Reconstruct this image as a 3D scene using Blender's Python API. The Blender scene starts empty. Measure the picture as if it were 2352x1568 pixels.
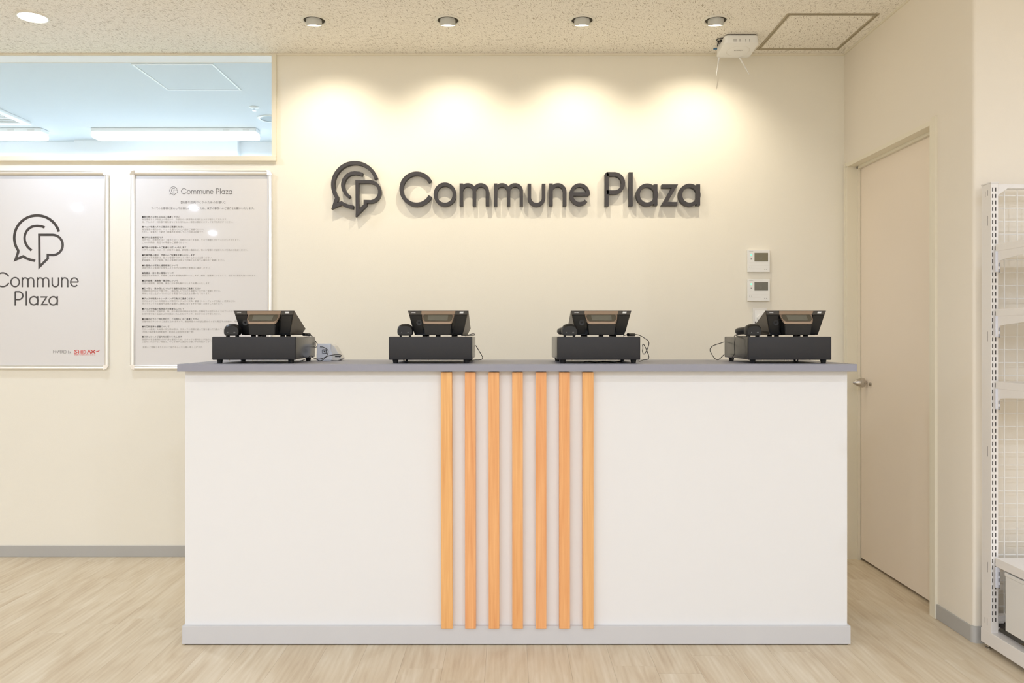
import bpy, bmesh, math, random
from mathutils import Vector, Matrix

# ------------------------------------------------------------------ camera, light, exposure
F = 1850.0; CX = 1170.0; CY = 769.0; H = 1.12
scene = bpy.context.scene
cam_data = bpy.data.cameras.new('camera'); cam = bpy.data.objects.new('camera', cam_data)
scene.collection.objects.link(cam); scene.camera = cam
cam.location = (0, 0, H); cam.rotation_euler = (math.pi/2, 0, 0)
cam_data.sensor_width = 36; cam_data.lens = F*36/2352
cam_data.shift_x = 6/2352; cam_data.shift_y = -15/2352
cam_data.clip_start = .05
scene.view_settings.view_transform = 'Standard'; scene.view_settings.look = 'None'
scene.view_settings.exposure = 0.0; scene.view_settings.gamma = 1.0
scene.view_settings.use_curve_mapping = False
world = bpy.data.worlds.new('world'); scene.world = world; world.use_nodes = True
world.node_tree.nodes['Background'].inputs[0].default_value = (.9, .95, 1, 1)
world.node_tree.nodes['Background'].inputs[1].default_value = .3
scene.cycles.max_bounces = 8; scene.cycles.diffuse_bounces = 6; scene.cycles.glossy_bounces = 3; scene.cycles.transparent_max_bounces = 6

SPOT_W = 17.0; SPOT_COL = (1.0, .90, .72)        # warm adjustable spots over the counter
DOWN_W = 1.0; DOWN_COL = (.86, 1.0, 1.25)        # flush downlights in the shop ceiling
FAR_W = 33.0;  FAR_COL = (.60, .79, 1.0)         # cool tubes of the room behind
CEIL = 2.540; D = 4.07                           # ceiling height, distance of back wall

def lamp(kind, name, loc, power, col, rot=(0,0,0), **kw):
    l = bpy.data.lights.new(name, kind); l.energy = power; l.color = col
    for k, v in kw.items(): setattr(l, k, v)
    o = bpy.data.objects.new(name, l); o.location = loc; o.rotation_euler = rot
    scene.collection.objects.link(o); return o

# downlights of the shop: the first one is in view, the rest carry on over and behind the camera
DOWNLIGHTS = [(-2.127, 3.594, 9.0), (-4.79, 3.594, 9.0)]
DOWNLIGHTS += [(x, 1.35, 3.0) for x in (-4.79, -3.5, -2.11, -.80, .50, 1.80)] + [(3.1, 1.35, 10.0)]
DOWNLIGHTS += [(x, -.80, 19.0) for x in (-4.79, -3.5, -2.11, -.80, .50, 1.80)]
DOWNLIGHTS += [(x, -3.0, 19.0) for x in (-5.4, -4.1, -2.6, -1.2, .2, 1.6, 3.0)]
for x, y, e in DOWNLIGHTS:
    lamp('AREA', 'downlight_light', (x, y, CEIL-.012), e*DOWN_W, DOWN_COL, shape='DISK', size=.12 if y > 3 else .07)
SPOTS = [(-.880, 3.633), (-.277, 3.633), (.328, 3.633), (.931, 3.633)]
for x, y in SPOTS:
    lamp('SPOT', 'spotlight_light', (x, y+.022, CEIL-.035), SPOT_W, SPOT_COL, rot=(math.radians(29), 0, 0),
         spot_size=math.radians(108), spot_blend=1.0, shadow_soft_size=.006)

# ------------------------------------------------------------------ helpers
C = scene.collection
def P(px, py, y):                       # point seen at pixel px,py standing at distance y
    return Vector(((px-CX)*y/F, y, H-(py-CY)*y/F))
def X(px, y): return (px-CX)*y/F
def Z(py, y): return H-(py-CY)*y/F

def new(): return bmesh.new()
def box(bm, x0, x1, y0, y1, z0, z1, bev=0, seg=2):
    r = bmesh.ops.create_cube(bm, size=1)
    vs = r['verts']
    bmesh.ops.scale(bm, vec=(abs(x1-x0), abs(y1-y0), abs(z1-z0)), verts=vs)
    bmesh.ops.translate(bm, vec=((x0+x1)/2, (y0+y1)/2, (z0+z1)/2), verts=vs)
    if bev:
        es = list({e for v in vs for e in v.link_edges})
        bmesh.ops.bevel(bm, geom=es, offset=bev, segments=seg, affect='EDGES', profile=.5)
    return bm
def BX(*a, **k): return box(new(), *a, **k)
def prism(bm, prof, a0, a1, axis='x', bev=0):
    """extrude a closed 2D profile. axis x: prof=(y,z); axis y: prof=(x,z); axis z: prof=(x,y)"""
    def mk(p, a):
        return {'x': (a, p[0], p[1]), 'y': (p[0], a, p[1]), 'z': (p[0], p[1], a)}[axis]
    v0 = [bm.verts.new(mk(p, a0)) for p in prof]; v1 = [bm.verts.new(mk(p, a1)) for p in prof]
    fs = [bm.faces.new(v0), bm.faces.new(v1[::-1])]
    n = len(prof)
    for i in range(n): fs.append(bm.faces.new((v0[i], v1[i], v1[(i+1) % n], v0[(i+1) % n])))
    bmesh.ops.recalc_face_normals(bm, faces=fs)
    if bev:
        es = list({e for f in fs for e in f.edges})
        bmesh.ops.bevel(bm, geom=es, offset=bev, segments=2, affect='EDGES', profile=.5)
    return bm
def hexa(bm, pts, bev=0):
    """8 points: bottom 4 then top 4, same order"""
    v = [bm.verts.new(p) for p in pts]
    fs = [bm.faces.new([v[i] for i in f]) for f in ((3,2,1,0),(4,5,6,7),(0,1,5,4),(1,2,6,5),(2,3,7,6),(3,0,4,7))]
    bmesh.ops.recalc_face_normals(bm, faces=fs)
    if bev:
        es = list({e for f in fs for e in f.edges})
        bmesh.ops.bevel(bm, geom=es, offset=bev, segments=2, affect='EDGES')
    return bm
def cyl(bm, p0, p1, r0, r1=None, n=24, caps=True):
    r1 = r0 if r1 is None else r1
    p0, p1 = Vector(p0), Vector(p1); d = p1-p0
    q = d.to_track_quat('Z', 'Y').to_matrix().to_4x4(); q.translation = (p0+p1)/2
    bmesh.ops.create_cone(bm, cap_ends=caps, segments=n, radius1=r0, radius2=r1, depth=d.length, matrix=q)
    return bm
def lathe(bm, prof, n=40, c=(0, 0, 0)):
    """prof of (r,z), revolved about z"""
    rings = []
    for r, z in prof:
        rings.append([bm.verts.new((c[0]+r*math.cos(2*math.pi*i/n), c[1]+r*math.sin(2*math.pi*i/n), c[2]+z)) for i in range(n)])
    for a, b in zip(rings, rings[1:]):
        for i in range(n): bm.faces.new((a[i], a[(i+1) % n], b[(i+1) % n], b[i]))
    bmesh.ops.recalc_face_normals(bm, faces=bm.faces[:])
    return bm
def smooth_path(pts, k=6):
    pts = [Vector(p) for p in pts]
    if len(pts) < 3: return pts
    q = [pts[0]*2-pts[1]]+pts+[pts[-1]*2-pts[-2]]; out = []
    for i in range(1, len(q)-2):
        for j in range(k):
            t = j/k; a, b, c, d = q[i-1], q[i], q[i+1], q[i+2]
            out.append(.5*((2*b)+(c-a)*t+(2*a-5*b+4*c-d)*t*t+(3*b-a-3*c+d)*t**3))
    out.append(pts[-1]); return out
def tube(bm, pts, r, n=8, k=6):
    path = smooth_path(pts, k); rings = []; up = Vector((0, 0, 1))
    prev = None
    for i, p in enumerate(path):
        t = (path[min(i+1, len(path)-1)]-path[max(i-1, 0)]).normalized()
        if prev is None:
            a = t.cross(up); a = a.normalized() if a.length > .01 else t.cross(Vector((1, 0, 0))).normalized()
        else:
            a = (prev-t*prev.dot(t)).normalized()
        prev = a; b = t.cross(a)
        rings.append([bm.verts.new(p+r*(math.cos(2*math.pi*j/n)*a+math.sin(2*math.pi*j/n)*b)) for j in range(n)])
    for u, v in zip(rings, rings[1:]):
        for j in range(n): bm.faces.new((u[j], u[(j+1) % n], v[(j+1) % n], v[j]))
    bm.faces.new(rings[0]); bm.faces.new(rings[-1][::-1])
    bmesh.ops.recalc_face_normals(bm, faces=bm.faces[:])
    return bm

def ribbon(bm, pts, w, y0, y1, closed=False, eps=0):
    """stroke of width w along 2D points (x,z), extruded from y0 (front) to y1 (back), with mitred joints"""
    pts = [Vector(p) for p in pts]; n = len(pts); L = []; R = []
    for i in range(n):
        if closed: a, b, c = pts[i-1], pts[i], pts[(i+1) % n]
        else: a, b, c = pts[max(i-1, 0)], pts[i], pts[min(i+1, n-1)]
        d1 = (b-a) if (b-a).length > 1e-9 else (c-b); d2 = (c-b) if (c-b).length > 1e-9 else (b-a)
        d1 = d1.normalized(); d2 = d2.normalized()
        n1 = Vector((-d1.y, d1.x)); n2 = Vector((-d2.y, d2.x)); m = n1+n2
        if m.length < 1e-6: m = n1
        m = m.normalized(); s = min(1/max(m.dot(n1), .2), 3.0)
        L.append(b+m*w/2*s); R.append(b-m*w/2*s)
    def vv(p, y): return bm.verts.new((p.x, y, p.y))
    y0 = y0-eps
    lf = [vv(p, y0) for p in L]; rf = [vv(p, y0) for p in R]
    fs = []
    m = n if closed else n-1
    if y1 is not None:
        lb = [vv(p, y1) for p in L]; rb = [vv(p, y1) for p in R]
    for i in range(m):
        j = (i+1) % n
        fs.append(bm.faces.new((lf[i], lf[j], rf[j], rf[i])))
        if y1 is not None:
            fs.append(bm.faces.new((lb[i], rb[i], rb[j], lb[j])))
            fs.append(bm.faces.new((lf[i], lb[i], lb[j], lf[j])))
            fs.append(bm.faces.new((rf[i], rf[j], rb[j], rb[i])))
    if y1 is not None and not closed:
        fs.append(bm.faces.new((lf[0], rf[0], rb[0], lb[0]))); fs.append(bm.faces.new((lf[-1], lb[-1], rb[-1], rf[-1])))
    if y1 is not None: bmesh.ops.recalc_face_normals(bm, faces=fs)
    return bm

def put(name, bm, mat, parent=None, local=False, smooth=False, label=None, kind=None):
    """link a bmesh (world coordinates unless local) as one object under parent"""
    me = bpy.data.meshes.new(name)
    if smooth:
        for f in bm.faces: f.smooth = True
    bm.normal_update(); bm.to_mesh(me); bm.free()
    me.materials.append(mat)
    if smooth:
        try: me.set_sharp_from_angle(angle=math.radians(35))
        except Exception: pass
    o = bpy.data.objects.new(name, me); C.objects.link(o)
    if parent is not None:
        o.parent = parent
        if not local:
            off = Vector(parent.location); q = parent.parent
            while q is not None: off += Vector(q.location); q = q.parent
            me.transform(Matrix.Translation(-off))
    if label: o['label'] = label
    if kind: o['kind'] = kind
    return o
def origin(o):                          # move a top-level mesh's origin to the bottom centre of its box
    me = o.data; co = [v.co for v in me.vertices]
    b = Vector(((min(c.x for c in co)+max(c.x for c in co))/2, (min(c.y for c in co)+max(c.y for c in co))/2, min(c.z for c in co)))
    me.transform(Matrix.Translation(-b)); o.location = b
def tag(o, label, cat, group=None):
    o['label'] = label; o['category'] = cat
    if group: o['group'] = group
    return o
def thing(name, label, cat, loc=(0, 0, 0), rz=0, group=None):
    o = bpy.data.objects.new(name, None); C.objects.link(o); o.location = loc; o.rotation_euler = (0, 0, rz)
    o.empty_display_size = .05
    return tag(o, label, cat, group)
def struct(name, bm, mat, parent=None, smooth=False):
    o = put(name, bm, mat, parent, smooth=smooth)
    if parent is None: o['kind'] = 'structure'
    return o
def copy_tree(root, loc, rz, label, group=None):
    r = root.copy(); C.objects.link(r); r.location = loc; r.rotation_euler = (0, 0, rz); r['label'] = label
    if group: r['group'] = group
    for ch in list(root.children):
        c = ch.copy(); C.objects.link(c); c.parent = r
        for g in list(ch.children):
            d = g.copy(); C.objects.link(d); d.parent = c
    return r

# ------------------------------------------------------------------ materials
def srgb(r, g, b):
    f = lambda c: (c/255/12.92) if c/255 <= .04045 else ((c/255+.055)/1.055)**2.4
    return (f(r), f(g), f(b), 1)
class NT:
    def __init__(s, name):
        s.m = bpy.data.materials.new(name); s.m.use_nodes = True; s.t = s.m.node_tree
        s.b = s.t.nodes['Principled BSDF']
    def n(s, typ, **kw):
        x = s.t.nodes.new(typ)
        for k, v in kw.items():
            if k.startswith('i_'):
                key = k[2:]; x.inputs[int(key) if key.isdigit() else key.replace('_', ' ')].default_value = v
            else: setattr(x, k, v)
        return x
    def l(s, a, b): s.t.links.new(a, b)
def mat(name, col, rough=.5, metal=0, spec=.5, bump=0, bscale=200, var=0, vscale=3, coat=0, emit=None, estr=0):
    k = NT(name); b = k.b
    b.inputs['Base Color'].default_value = col; b.inputs['Roughness'].default_value = rough
    b.inputs['Metallic'].default_value = metal; b.inputs['Specular IOR Level'].default_value = spec
    b.inputs['Coat Weight'].default_value = coat
    tc = k.n('ShaderNodeTexCoord')
    if var:
        nz = k.n('ShaderNodeTexNoise', i_Scale=vscale, i_Detail=4.0); k.l(tc.outputs['Object'], nz.inputs['Vector'])
        mx = k.n('ShaderNodeMixRGB', blend_type='MULTIPLY'); mx.inputs[0].default_value = 1
        mx.inputs[1].default_value = col
        rp = k.n('ShaderNodeMapRange'); rp.inputs['To Min'].default_value = 1-var; rp.inputs['To Max'].default_value = 1+var
        k.l(nz.outputs['Fac'], rp.inputs['Value']); k.l(rp.outputs[0], mx.inputs[2]); k.l(mx.outputs[0], b.inputs['Base Color'])
    if bump:
        nz = k.n('ShaderNodeTexNoise', i_Scale=bscale, i_Detail=3.0); k.l(tc.outputs['Object'], nz.inputs['Vector'])
        bp = k.n('ShaderNodeBump', i_Strength=bump, i_Distance=.002); k.l(nz.outputs['Fac'], bp.inputs['Height'])
        k.l(bp.outputs[0], b.inputs['Normal'])
    if emit:
        b.inputs['Emission Color'].default_value = emit; b.inputs['Emission Strength'].default_value = estr
    return k.m

M = {}
M['wall'] = mat('wall_paint', srgb(241, 236, 223), .85, spec=.2, bump=.12, bscale=260, var=.012, vscale=2)
M['wall_side'] = mat('wall_paint_side', srgb(238, 230, 216), .85, spec=.2, bump=.12, bscale=260, var=.012, vscale=2)
M['frame'] = mat('cream_frame', srgb(236, 229, 210), .55, spec=.3)
M['door'] = mat('door_laminate', srgb(242, 229, 212), .55, spec=.3, var=.01)
M['baseboard'] = mat('grey_vinyl_baseboard', srgb(180, 178, 174), .6, var=.02)
M['cool'] = mat('cool_white_ceiling_paint', srgb(216, 221, 224), .8, spec=.2)
M['cool_wall'] = mat('cool_white_wall_paint', srgb(246, 247, 248), .8, spec=.2)
M['counter'] = mat('white_laminate', srgb(233, 232, 231), .45, spec=.3, bump=.03, bscale=90, var=.006)
M['counter_side'] = mat('white_edge', srgb(236, 233, 226), .5)
M['top'] = mat('grey_laminate', srgb(150, 150, 161), .42, bump=.05, bscale=700, var=.02, vscale=300)
M['kick'] = mat('pale_grey_kick', srgb(206, 205, 206), .5, var=.01)
M['sign'] = mat('charcoal_acrylic', srgb(64, 61, 63), .45, spec=.4, bump=.03, bscale=900)
M['chrome'] = mat('chrome', (.85, .85, .86, 1), .12, metal=1)
M['alu'] = mat('satin_aluminium', (.86, .86, .85, 1), .28, metal=.9)
M['steel'] = mat('brushed_steel', (.55, .52, .48, 1), .22, metal=1)
M['paper'] = mat('poster_paper', srgb(232, 229, 227), .6, spec=.2)
M['ink'] = mat('dark_ink', srgb(52, 46, 46), .5)
M['ink2'] = mat('grey_ink', srgb(100, 96, 96), .5)
M['ink3'] = mat('pale_ink', srgb(142, 138, 136), .5)
M['ink_body'] = mat('faint_ink', srgb(160, 155, 150), .5)
M['red'] = mat('red_ink', srgb(214, 52, 44), .5)
M['black'] = mat('black_plastic', srgb(11, 11, 12), .40, bump=.04, bscale=1500)
M['gloss'] = mat('gloss_black', srgb(10, 10, 11), .18)
M['drawer'] = mat('black_powder_coat', srgb(42, 41, 43), .5, spec=.4, bump=.08, bscale=1600, var=.03, vscale=12)
M['drawer_side'] = mat('black_steel_shell', srgb(40, 38, 36), .24, spec=.8)
M['bronze'] = mat('bronze_grey_plastic', srgb(158, 138, 120), .34, metal=.45)
M['bronze2'] = mat('bronze_grey_shell', srgb(92, 84, 74), .32, metal=.3)
M['lcd'] = mat('display_glass', srgb(108, 106, 94), .15, var=.06, vscale=60)
M['lcd2'] = mat('lcd_green_grey', srgb(118, 112, 88), .2)
M['lcd3'] = mat('lcd_grey', srgb(112, 110, 100), .2)
M['rubber'] = mat('black_rubber', srgb(20, 20, 20), .7)
M['cable'] = mat('black_cable', srgb(18, 17, 17), .45)
M['white'] = mat('white_plastic', srgb(240, 240, 238), .4, spec=.4)
M['white2'] = mat('off_white_plastic', srgb(228, 226, 222), .4)
M['whiteprint'] = mat('white_print', srgb(230, 230, 230), .5)
M['terminal'] = mat('blue_white_plastic', srgb(226, 230, 240), .35)
M['shelf'] = mat('white_powder_coat', srgb(236, 232, 228), .4, spec=.4, bump=.03, bscale=900)
M['wire'] = mat('white_wire', srgb(244, 241, 236), .4)
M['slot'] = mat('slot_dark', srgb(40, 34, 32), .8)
M['tube_grey'] = mat('lamp_body_white', srgb(205, 205, 200), .4)
M['ring'] = mat('lamp_ring_white', srgb(236, 232, 220), .4)
M['dark'] = mat('dark_recess', srgb(60, 54, 40), .8)
M['lamp_on'] = mat('lamp_glow', (1, 1, 1, 1), .5, emit=(1, .93, .8, 1), estr=14)
M['lamp_soft'] = mat('diffuser_glow', (1, 1, 1, 1), .5, emit=(1, .95, .86, 1), estr=9)
M['tubeglow'] = mat('tube_glow', (1, 1, 1, 1), .5, emit=(.92, .97, 1, 1), estr=2.2)
M['green'] = mat('green_led', srgb(120, 240, 190), .4, emit=srgb(120, 245, 195), estr=.9)
M['panelframe'] = mat('access_frame_grey', srgb(176, 164, 138), .45, metal=.2)
M['blue'] = mat('blue_cable', srgb(80, 130, 170), .5)
M['redcable'] = mat('brown_cable', srgb(120, 60, 40), .5)

def mat_wood_slat():
    k = NT('oak_slat'); tc = k.n('ShaderNodeTexCoord'); oi = k.n('ShaderNodeObjectInfo')
    ad = k.n('ShaderNodeVectorMath', operation='ADD'); k.l(tc.outputs['Object'], ad.inputs[0])
    sc = k.n('ShaderNodeVectorMath', operation='SCALE', i_Scale=17.0)
    cb = k.n('ShaderNodeCombineXYZ'); [k.l(oi.outputs['Random'], cb.inputs[i]) for i in range(3)]
    k.l(cb.outputs[0], sc.inputs[0]); k.l(sc.outputs[0], ad.inputs[1])
    mp = k.n('ShaderNodeMapping'); mp.inputs['Scale'].default_value = (90, 90, 3.2); k.l(ad.outputs[0], mp.inputs[0])
    nz = k.n('ShaderNodeTexNoise', i_Scale=1.0, i_Detail=6.0, i_Distortion=.6); k.l(mp.outputs[0], nz.inputs['Vector'])
    rp = k.n('ShaderNodeValToRGB'); e = rp.color_ramp.elements
    e[0].position = .3; e[0].color = srgb(226, 158, 98); e[1].position = .72; e[1].color = srgb(243, 186, 124)
    k.l(nz.outputs['Fac'], rp.inputs[0])
    hs = k.n('ShaderNodeHueSaturation'); k.l(rp.outputs[0], hs.inputs['Color'])
    r2 = k.n('ShaderNodeMapRange'); r2.inputs['To Min'].default_value = .492; r2.inputs['To Max'].default_value = .506
    k.l(oi.outputs['Random'], r2.inputs[0]); k.l(r2.outputs[0], hs.inputs['Hue'])
    k.l(hs.outputs[0], k.b.inputs['Base Color']); k.b.inputs['Roughness'].default_value = .5
    bp = k.n('ShaderNodeBump', i_Strength=.15, i_Distance=.001); k.l(nz.outputs['Fac'], bp.inputs['Height']); k.l(bp.outputs[0], k.b.inputs['Normal'])
    return k.m
M['slat'] = mat_wood_slat()

def mat_floor():
    k = NT('pale_oak_vinyl'); tc = k.n('ShaderNodeTexCoord'); oi = k.n('ShaderNodeObjectInfo')
    cb = k.n('ShaderNodeCombineXYZ'); [k.l(oi.outputs['Random'], cb.inputs[i]) for i in range(3)]
    sc = k.n('ShaderNodeVectorMath', operation='SCALE', i_Scale=31.0); k.l(cb.outputs[0], sc.inputs[0])
    ad = k.n('ShaderNodeVectorMath', operation='ADD'); k.l(tc.outputs['Object'], ad.inputs[0]); k.l(sc.outputs[0], ad.inputs[1])
    mp = k.n('ShaderNodeMapping'); mp.inputs['Scale'].default_value = (48, 2.6, 1); k.l(ad.outputs[0], mp.inputs[0])
    nz = k.n('ShaderNodeTexNoise', i_Scale=1.0, i_Detail=8.0, i_Distortion=1.2); k.l(mp.outputs[0], nz.inputs['Vector'])
    mp2 = k.n('ShaderNodeMapping'); mp2.inputs['Scale'].default_value = (9, 1.4, 1); k.l(ad.outputs[0], mp2.inputs[0])
    n2 = k.n('ShaderNodeTexNoise', i_Scale=1.0, i_Detail=4.0, i_Distortion=2.5); k.l(mp2.outputs[0], n2.inputs['Vector'])
    # cathedral grain: bands bent by the low noise
    wv = k.n('ShaderNodeTexWave', wave_type='BANDS', bands_direction='X', i_Scale=1.0, i_Distortion=9.0, i_Detail=3.0)
    wv.inputs['Detail Scale'].default_value = .6
    mp3 = k.n('ShaderNodeMapping'); mp3.inputs['Scale'].default_value = (16, 1.6, 1); k.l(ad.outputs[0], mp3.inputs[0]); k.l(mp3.outputs[0], wv.inputs['Vector'])
    def mth(op, a, b):
        m = k.n('ShaderNodeMath', operation=op)
        for i, q in enumerate((a, b)):
            if isinstance(q, (int, float)): m.inputs[i].default_value = q
            else: k.l(q, m.inputs[i])
        return m.outputs[0]
    s = mth('ADD', mth('MULTIPLY', nz.outputs['Fac'], .32), mth('MULTIPLY', n2.outputs['Fac'], .50))
    mp4 = k.n('ShaderNodeMapping'); mp4.inputs['Scale'].default_value = (260, 9, 1); k.l(ad.outputs[0], mp4.inputs[0])
    n4 = k.n('ShaderNodeTexNoise', i_Scale=1.0, i_Detail=3.0); k.l(mp4.outputs[0], n4.inputs['Vector'])
    s = mth('ADD', s, mth('MULTIPLY', n4.outputs['Fac'], .10))
    s = mth('ADD', s, mth('MULTIPLY', wv.outputs['Fac'], .05))
    s = mth('ADD', s, mth('MULTIPLY', mth('SUBTRACT', oi.outputs['Random'], .5), .05))
    rp = k.n('ShaderNodeValToRGB'); e = rp.color_ramp.elements
    e[0].position = .30; e[0].color = srgb(194, 173, 144); e[1].position = .70; e[1].color = srgb(226, 214, 192)
    m_ = rp.color_ramp.elements.new(.48); m_.color = srgb(211, 195, 168)
    k.l(s, rp.inputs[0]); k.l(rp.outputs[0], k.b.inputs['Base Color'])
    k.b.inputs['Roughness'].default_value = .42; k.b.inputs['Specular IOR Level'].default_value = .35
    bp = k.n('ShaderNodeBump', i_Strength=.12, i_Distance=.001); k.l(nz.outputs['Fac'], bp.inputs['Height']); k.l(bp.outputs[0], k.b.inputs['Normal'])
    return k.m
M['floor'] = mat_floor()

def mat_ceiling():
    k = NT('fissured_ceiling_board'); tc = k.n('ShaderNodeTexCoord')
    def mth(op, a, b=0.0, c=None):
        m = k.n('ShaderNodeMath', operation=op)
        for i, q in enumerate((a, b) if c is None else (a, b, c)):
            if isinstance(q, (int, float)): m.inputs[i].default_value = q
            else: k.l(q, m.inputs[i])
        return m.outputs[0]
    def streaks(rot, sx, sy, thr):
        # warped, rotated, stretched cells: one short fissure in some of them
        wn = k.n('ShaderNodeTexNoise', i_Scale=38.0, i_Detail=2.0); k.l(tc.outputs['Object'], wn.inputs['Vector'])
        sb = k.n('ShaderNodeVectorMath', operation='SUBTRACT'); sb.inputs[1].default_value = (.5, .5, .5); k.l(wn.outputs['Color'], sb.inputs[0])
        ss = k.n('ShaderNodeVectorMath', operation='SCALE', i_Scale=.012); k.l(sb.outputs[0], ss.inputs[0])
        ad = k.n('ShaderNodeVectorMath', operation='ADD'); k.l(tc.outputs['Object'], ad.inputs[0]); k.l(ss.outputs[0], ad.inputs[1])
        mr = k.n('ShaderNodeMapping'); mr.inputs['Rotation'].default_value = (0, 0, rot); k.l(ad.outputs[0], mr.inputs[0])
        ms = k.n('ShaderNodeMapping'); ms.inputs['Scale'].default_value = (sx, sy, 0); k.l(mr.outputs[0], ms.inputs[0])
        vo = k.n('ShaderNodeTexVoronoi', voronoi_dimensions='2D', i_Scale=1.0); k.l(ms.outputs[0], vo.inputs['Vector'])
        sp = k.n('ShaderNodeSeparateColor'); k.l(vo.outputs['Color'], sp.inputs[0])
        rad = mth('MULTIPLY', sp.outputs[0], thr)
        d = mth('SUBTRACT', rad, vo.outputs['Distance'])
        return mth('MULTIPLY', mth('GREATER_THAN', d, 0.0), mth('ADD', mth('MULTIPLY', sp.outputs[1], .7), .3))
    left = streaks(math.radians(28), 185, 24, .24)
    right = streaks(math.radians(-18), 185, 24, .24)
    cross = streaks(math.radians(70), 190, 26, .14)
    sx = k.n('ShaderNodeSeparateXYZ'); k.l(tc.outputs['Object'], sx.inputs[0])
    f = k.n('ShaderNodeMapRange'); f.inputs['From Min'].default_value = 1.0; f.inputs['From Max'].default_value = 1.3; k.l(sx.outputs[0], f.inputs[0])
    mx = k.n('ShaderNodeMix'); k.l(f.outputs[0], mx.inputs[0]); k.l(left, mx.inputs[2]); k.l(right, mx.inputs[3])
    pit = k.n('ShaderNodeTexVoronoi', voronoi_dimensions='2D', i_Scale=230.0); k.l(tc.outputs['Object'], pit.inputs['Vector'])
    ps = k.n('ShaderNodeSeparateColor'); k.l(pit.outputs['Color'], ps.inputs[0])
    pits = mth('MULTIPLY', mth('GREATER_THAN', mth('MULTIPLY', ps.outputs[0], .36), pit.outputs['Distance']), .38)
    s = mth('MAXIMUM', mth('MAXIMUM', mx.outputs[0], cross), pits)
    cm = k.n('ShaderNodeMixRGB'); cm.inputs[1].default_value = srgb(251, 246, 235); cm.inputs[2].default_value = srgb(138, 118, 90)
    k.l(s, cm.inputs[0]); k.l(cm.outputs[0], k.b.inputs['Base Color'])
    k.b.inputs['Roughness'].default_value = .95; k.b.inputs['Specular IOR Level'].default_value = .1
    iv = mth('SUBTRACT', 1.0, s); bp = k.n('ShaderNodeBump', i_Strength=.5, i_Distance=.002); k.l(iv, bp.inputs['Height']); k.l(bp.outputs[0], k.b.inputs['Normal'])
    return k.m
M['ceiling'] = mat_ceiling()

def mat_acrylic():
    k = NT('clear_acrylic'); t = k.t
    tr = k.n('ShaderNodeBsdfTransparent'); gl = k.n('ShaderNodeBsdfGlossy', i_Roughness=.03); fr = k.n('ShaderNodeFresnel', i_IOR=1.45)
    ge = k.n('ShaderNodeNewGeometry'); iv = k.n('ShaderNodeMath', operation='SUBTRACT'); iv.inputs[0].default_value = 1; k.l(ge.outputs['Backfacing'], iv.inputs[1])
    mu = k.n('ShaderNodeMath', operation='MULTIPLY'); k.l(fr.outputs[0], mu.inputs[0]); k.l(iv.outputs[0], mu.inputs[1])
    mx = k.n('ShaderNodeMixShader'); k.l(mu.outputs[0], mx.inputs[0]); k.l(tr.outputs[0], mx.inputs[1]); k.l(gl.outputs[0], mx.inputs[2])
    k.l(mx.outputs[0], t.nodes['Material Output'].inputs['Surface']); return k.m
M['acrylic'] = mat_acrylic()

# ------------------------------------------------------------------ room shell
XR = 1.691                       # right wall with the door
YP = X(2238, 1)                  # helper slope
PY = 2.945                       # the front of the wall block right of the door
WL, WR, WB = -6.0, 3.6, -4.6     # left, right and rear limits of the shop
T = .10
# floor: base slab, planks on it
fl = struct('floor', BX(WL-.2, WR+.2, WB-.2, 7.6, -.06, -.003), M['floor'])
gap = .00022; pw = .1435; pl = .915
random.seed(4)
plank_mesh = {}
def plank(x0, x1, y0, y1):
    key = (round(x1-x0, 4), round(y1-y0, 4))
    if key not in plank_mesh:
        bm = BX(-(x1-x0)/2+gap, (x1-x0)/2-gap, -(y1-y0)/2+gap, (y1-y0)/2-gap, -.003, 0)
        me = bpy.data.meshes.new('plank'); bm.to_mesh(me); bm.free(); me.materials.append(M['floor']); plank_mesh[key] = me
    o = bpy.data.objects.new('plank', plank_mesh[key]); C.objects.link(o); o.parent = fl
    o.location = ((x0+x1)/2, (y0+y1)/2, 0)
x = -.081-23*pw; col = 0
while x < 3.0:
    off = random.random()*pl; y = 1.45-off
    while y < D:
        y1 = min(y+pl, D); ya = max(y, 1.45)
        if not (x > XR+.1 and ya > PY) and y1-ya > .02:
            if x > XR-.14 and y1 > D-.05 and x > XR-.02: pass
            plank(x, x+pw, round(ya, 3), round(y1, 3))
        y += pl
    x += pw; col += 1
# the rest of the floor behind the camera and at the far left, level with the planks
struct_rest = put('floor_remainder', BX(WL, WR, WB, 1.45-gap, -.003, 0), M['floor'], fl)
put('floor_remainder', BX(WL, -.081-23*pw-gap, 1.45, D, -.003, 0), M['floor'], fl)

# ceiling with a hole for the access hatch
hx0, hx1 = X(1739, 4.0)-.0, 0
hy0 = 1850*(CEIL-H)/(CY-113.5); hy1 = 1850*(CEIL-H)/(CY-30.5)       # far and near edge
hxa, hxb = X(1737, hy0), X(1926, hy0)
cl = struct('ceiling', BX(WL-.2, WR+.2, WB-.2, D+.02, CEIL, CEIL+.1), M['ceiling'])

# back wall: around the interior opening (opening: x from left to px 625, y 127..360)
ox1 = X(625.5, D); oz0 = Z(360, D); oz1 = Z(127.5, D)
bm = new()
box(bm, ox1, XR+.4, D, D+T, 0, CEIL)                 # solid part
box(bm, WL, ox1, D, D+T, 0, oz0)                     # below the opening
box(bm, WL, ox1, D, D+T, oz1, 3.0)                   # above it
box(bm, WL, -5.3, D, D+T, oz0, oz1)
struct('wall_back', bm, M['wall'])
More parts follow.
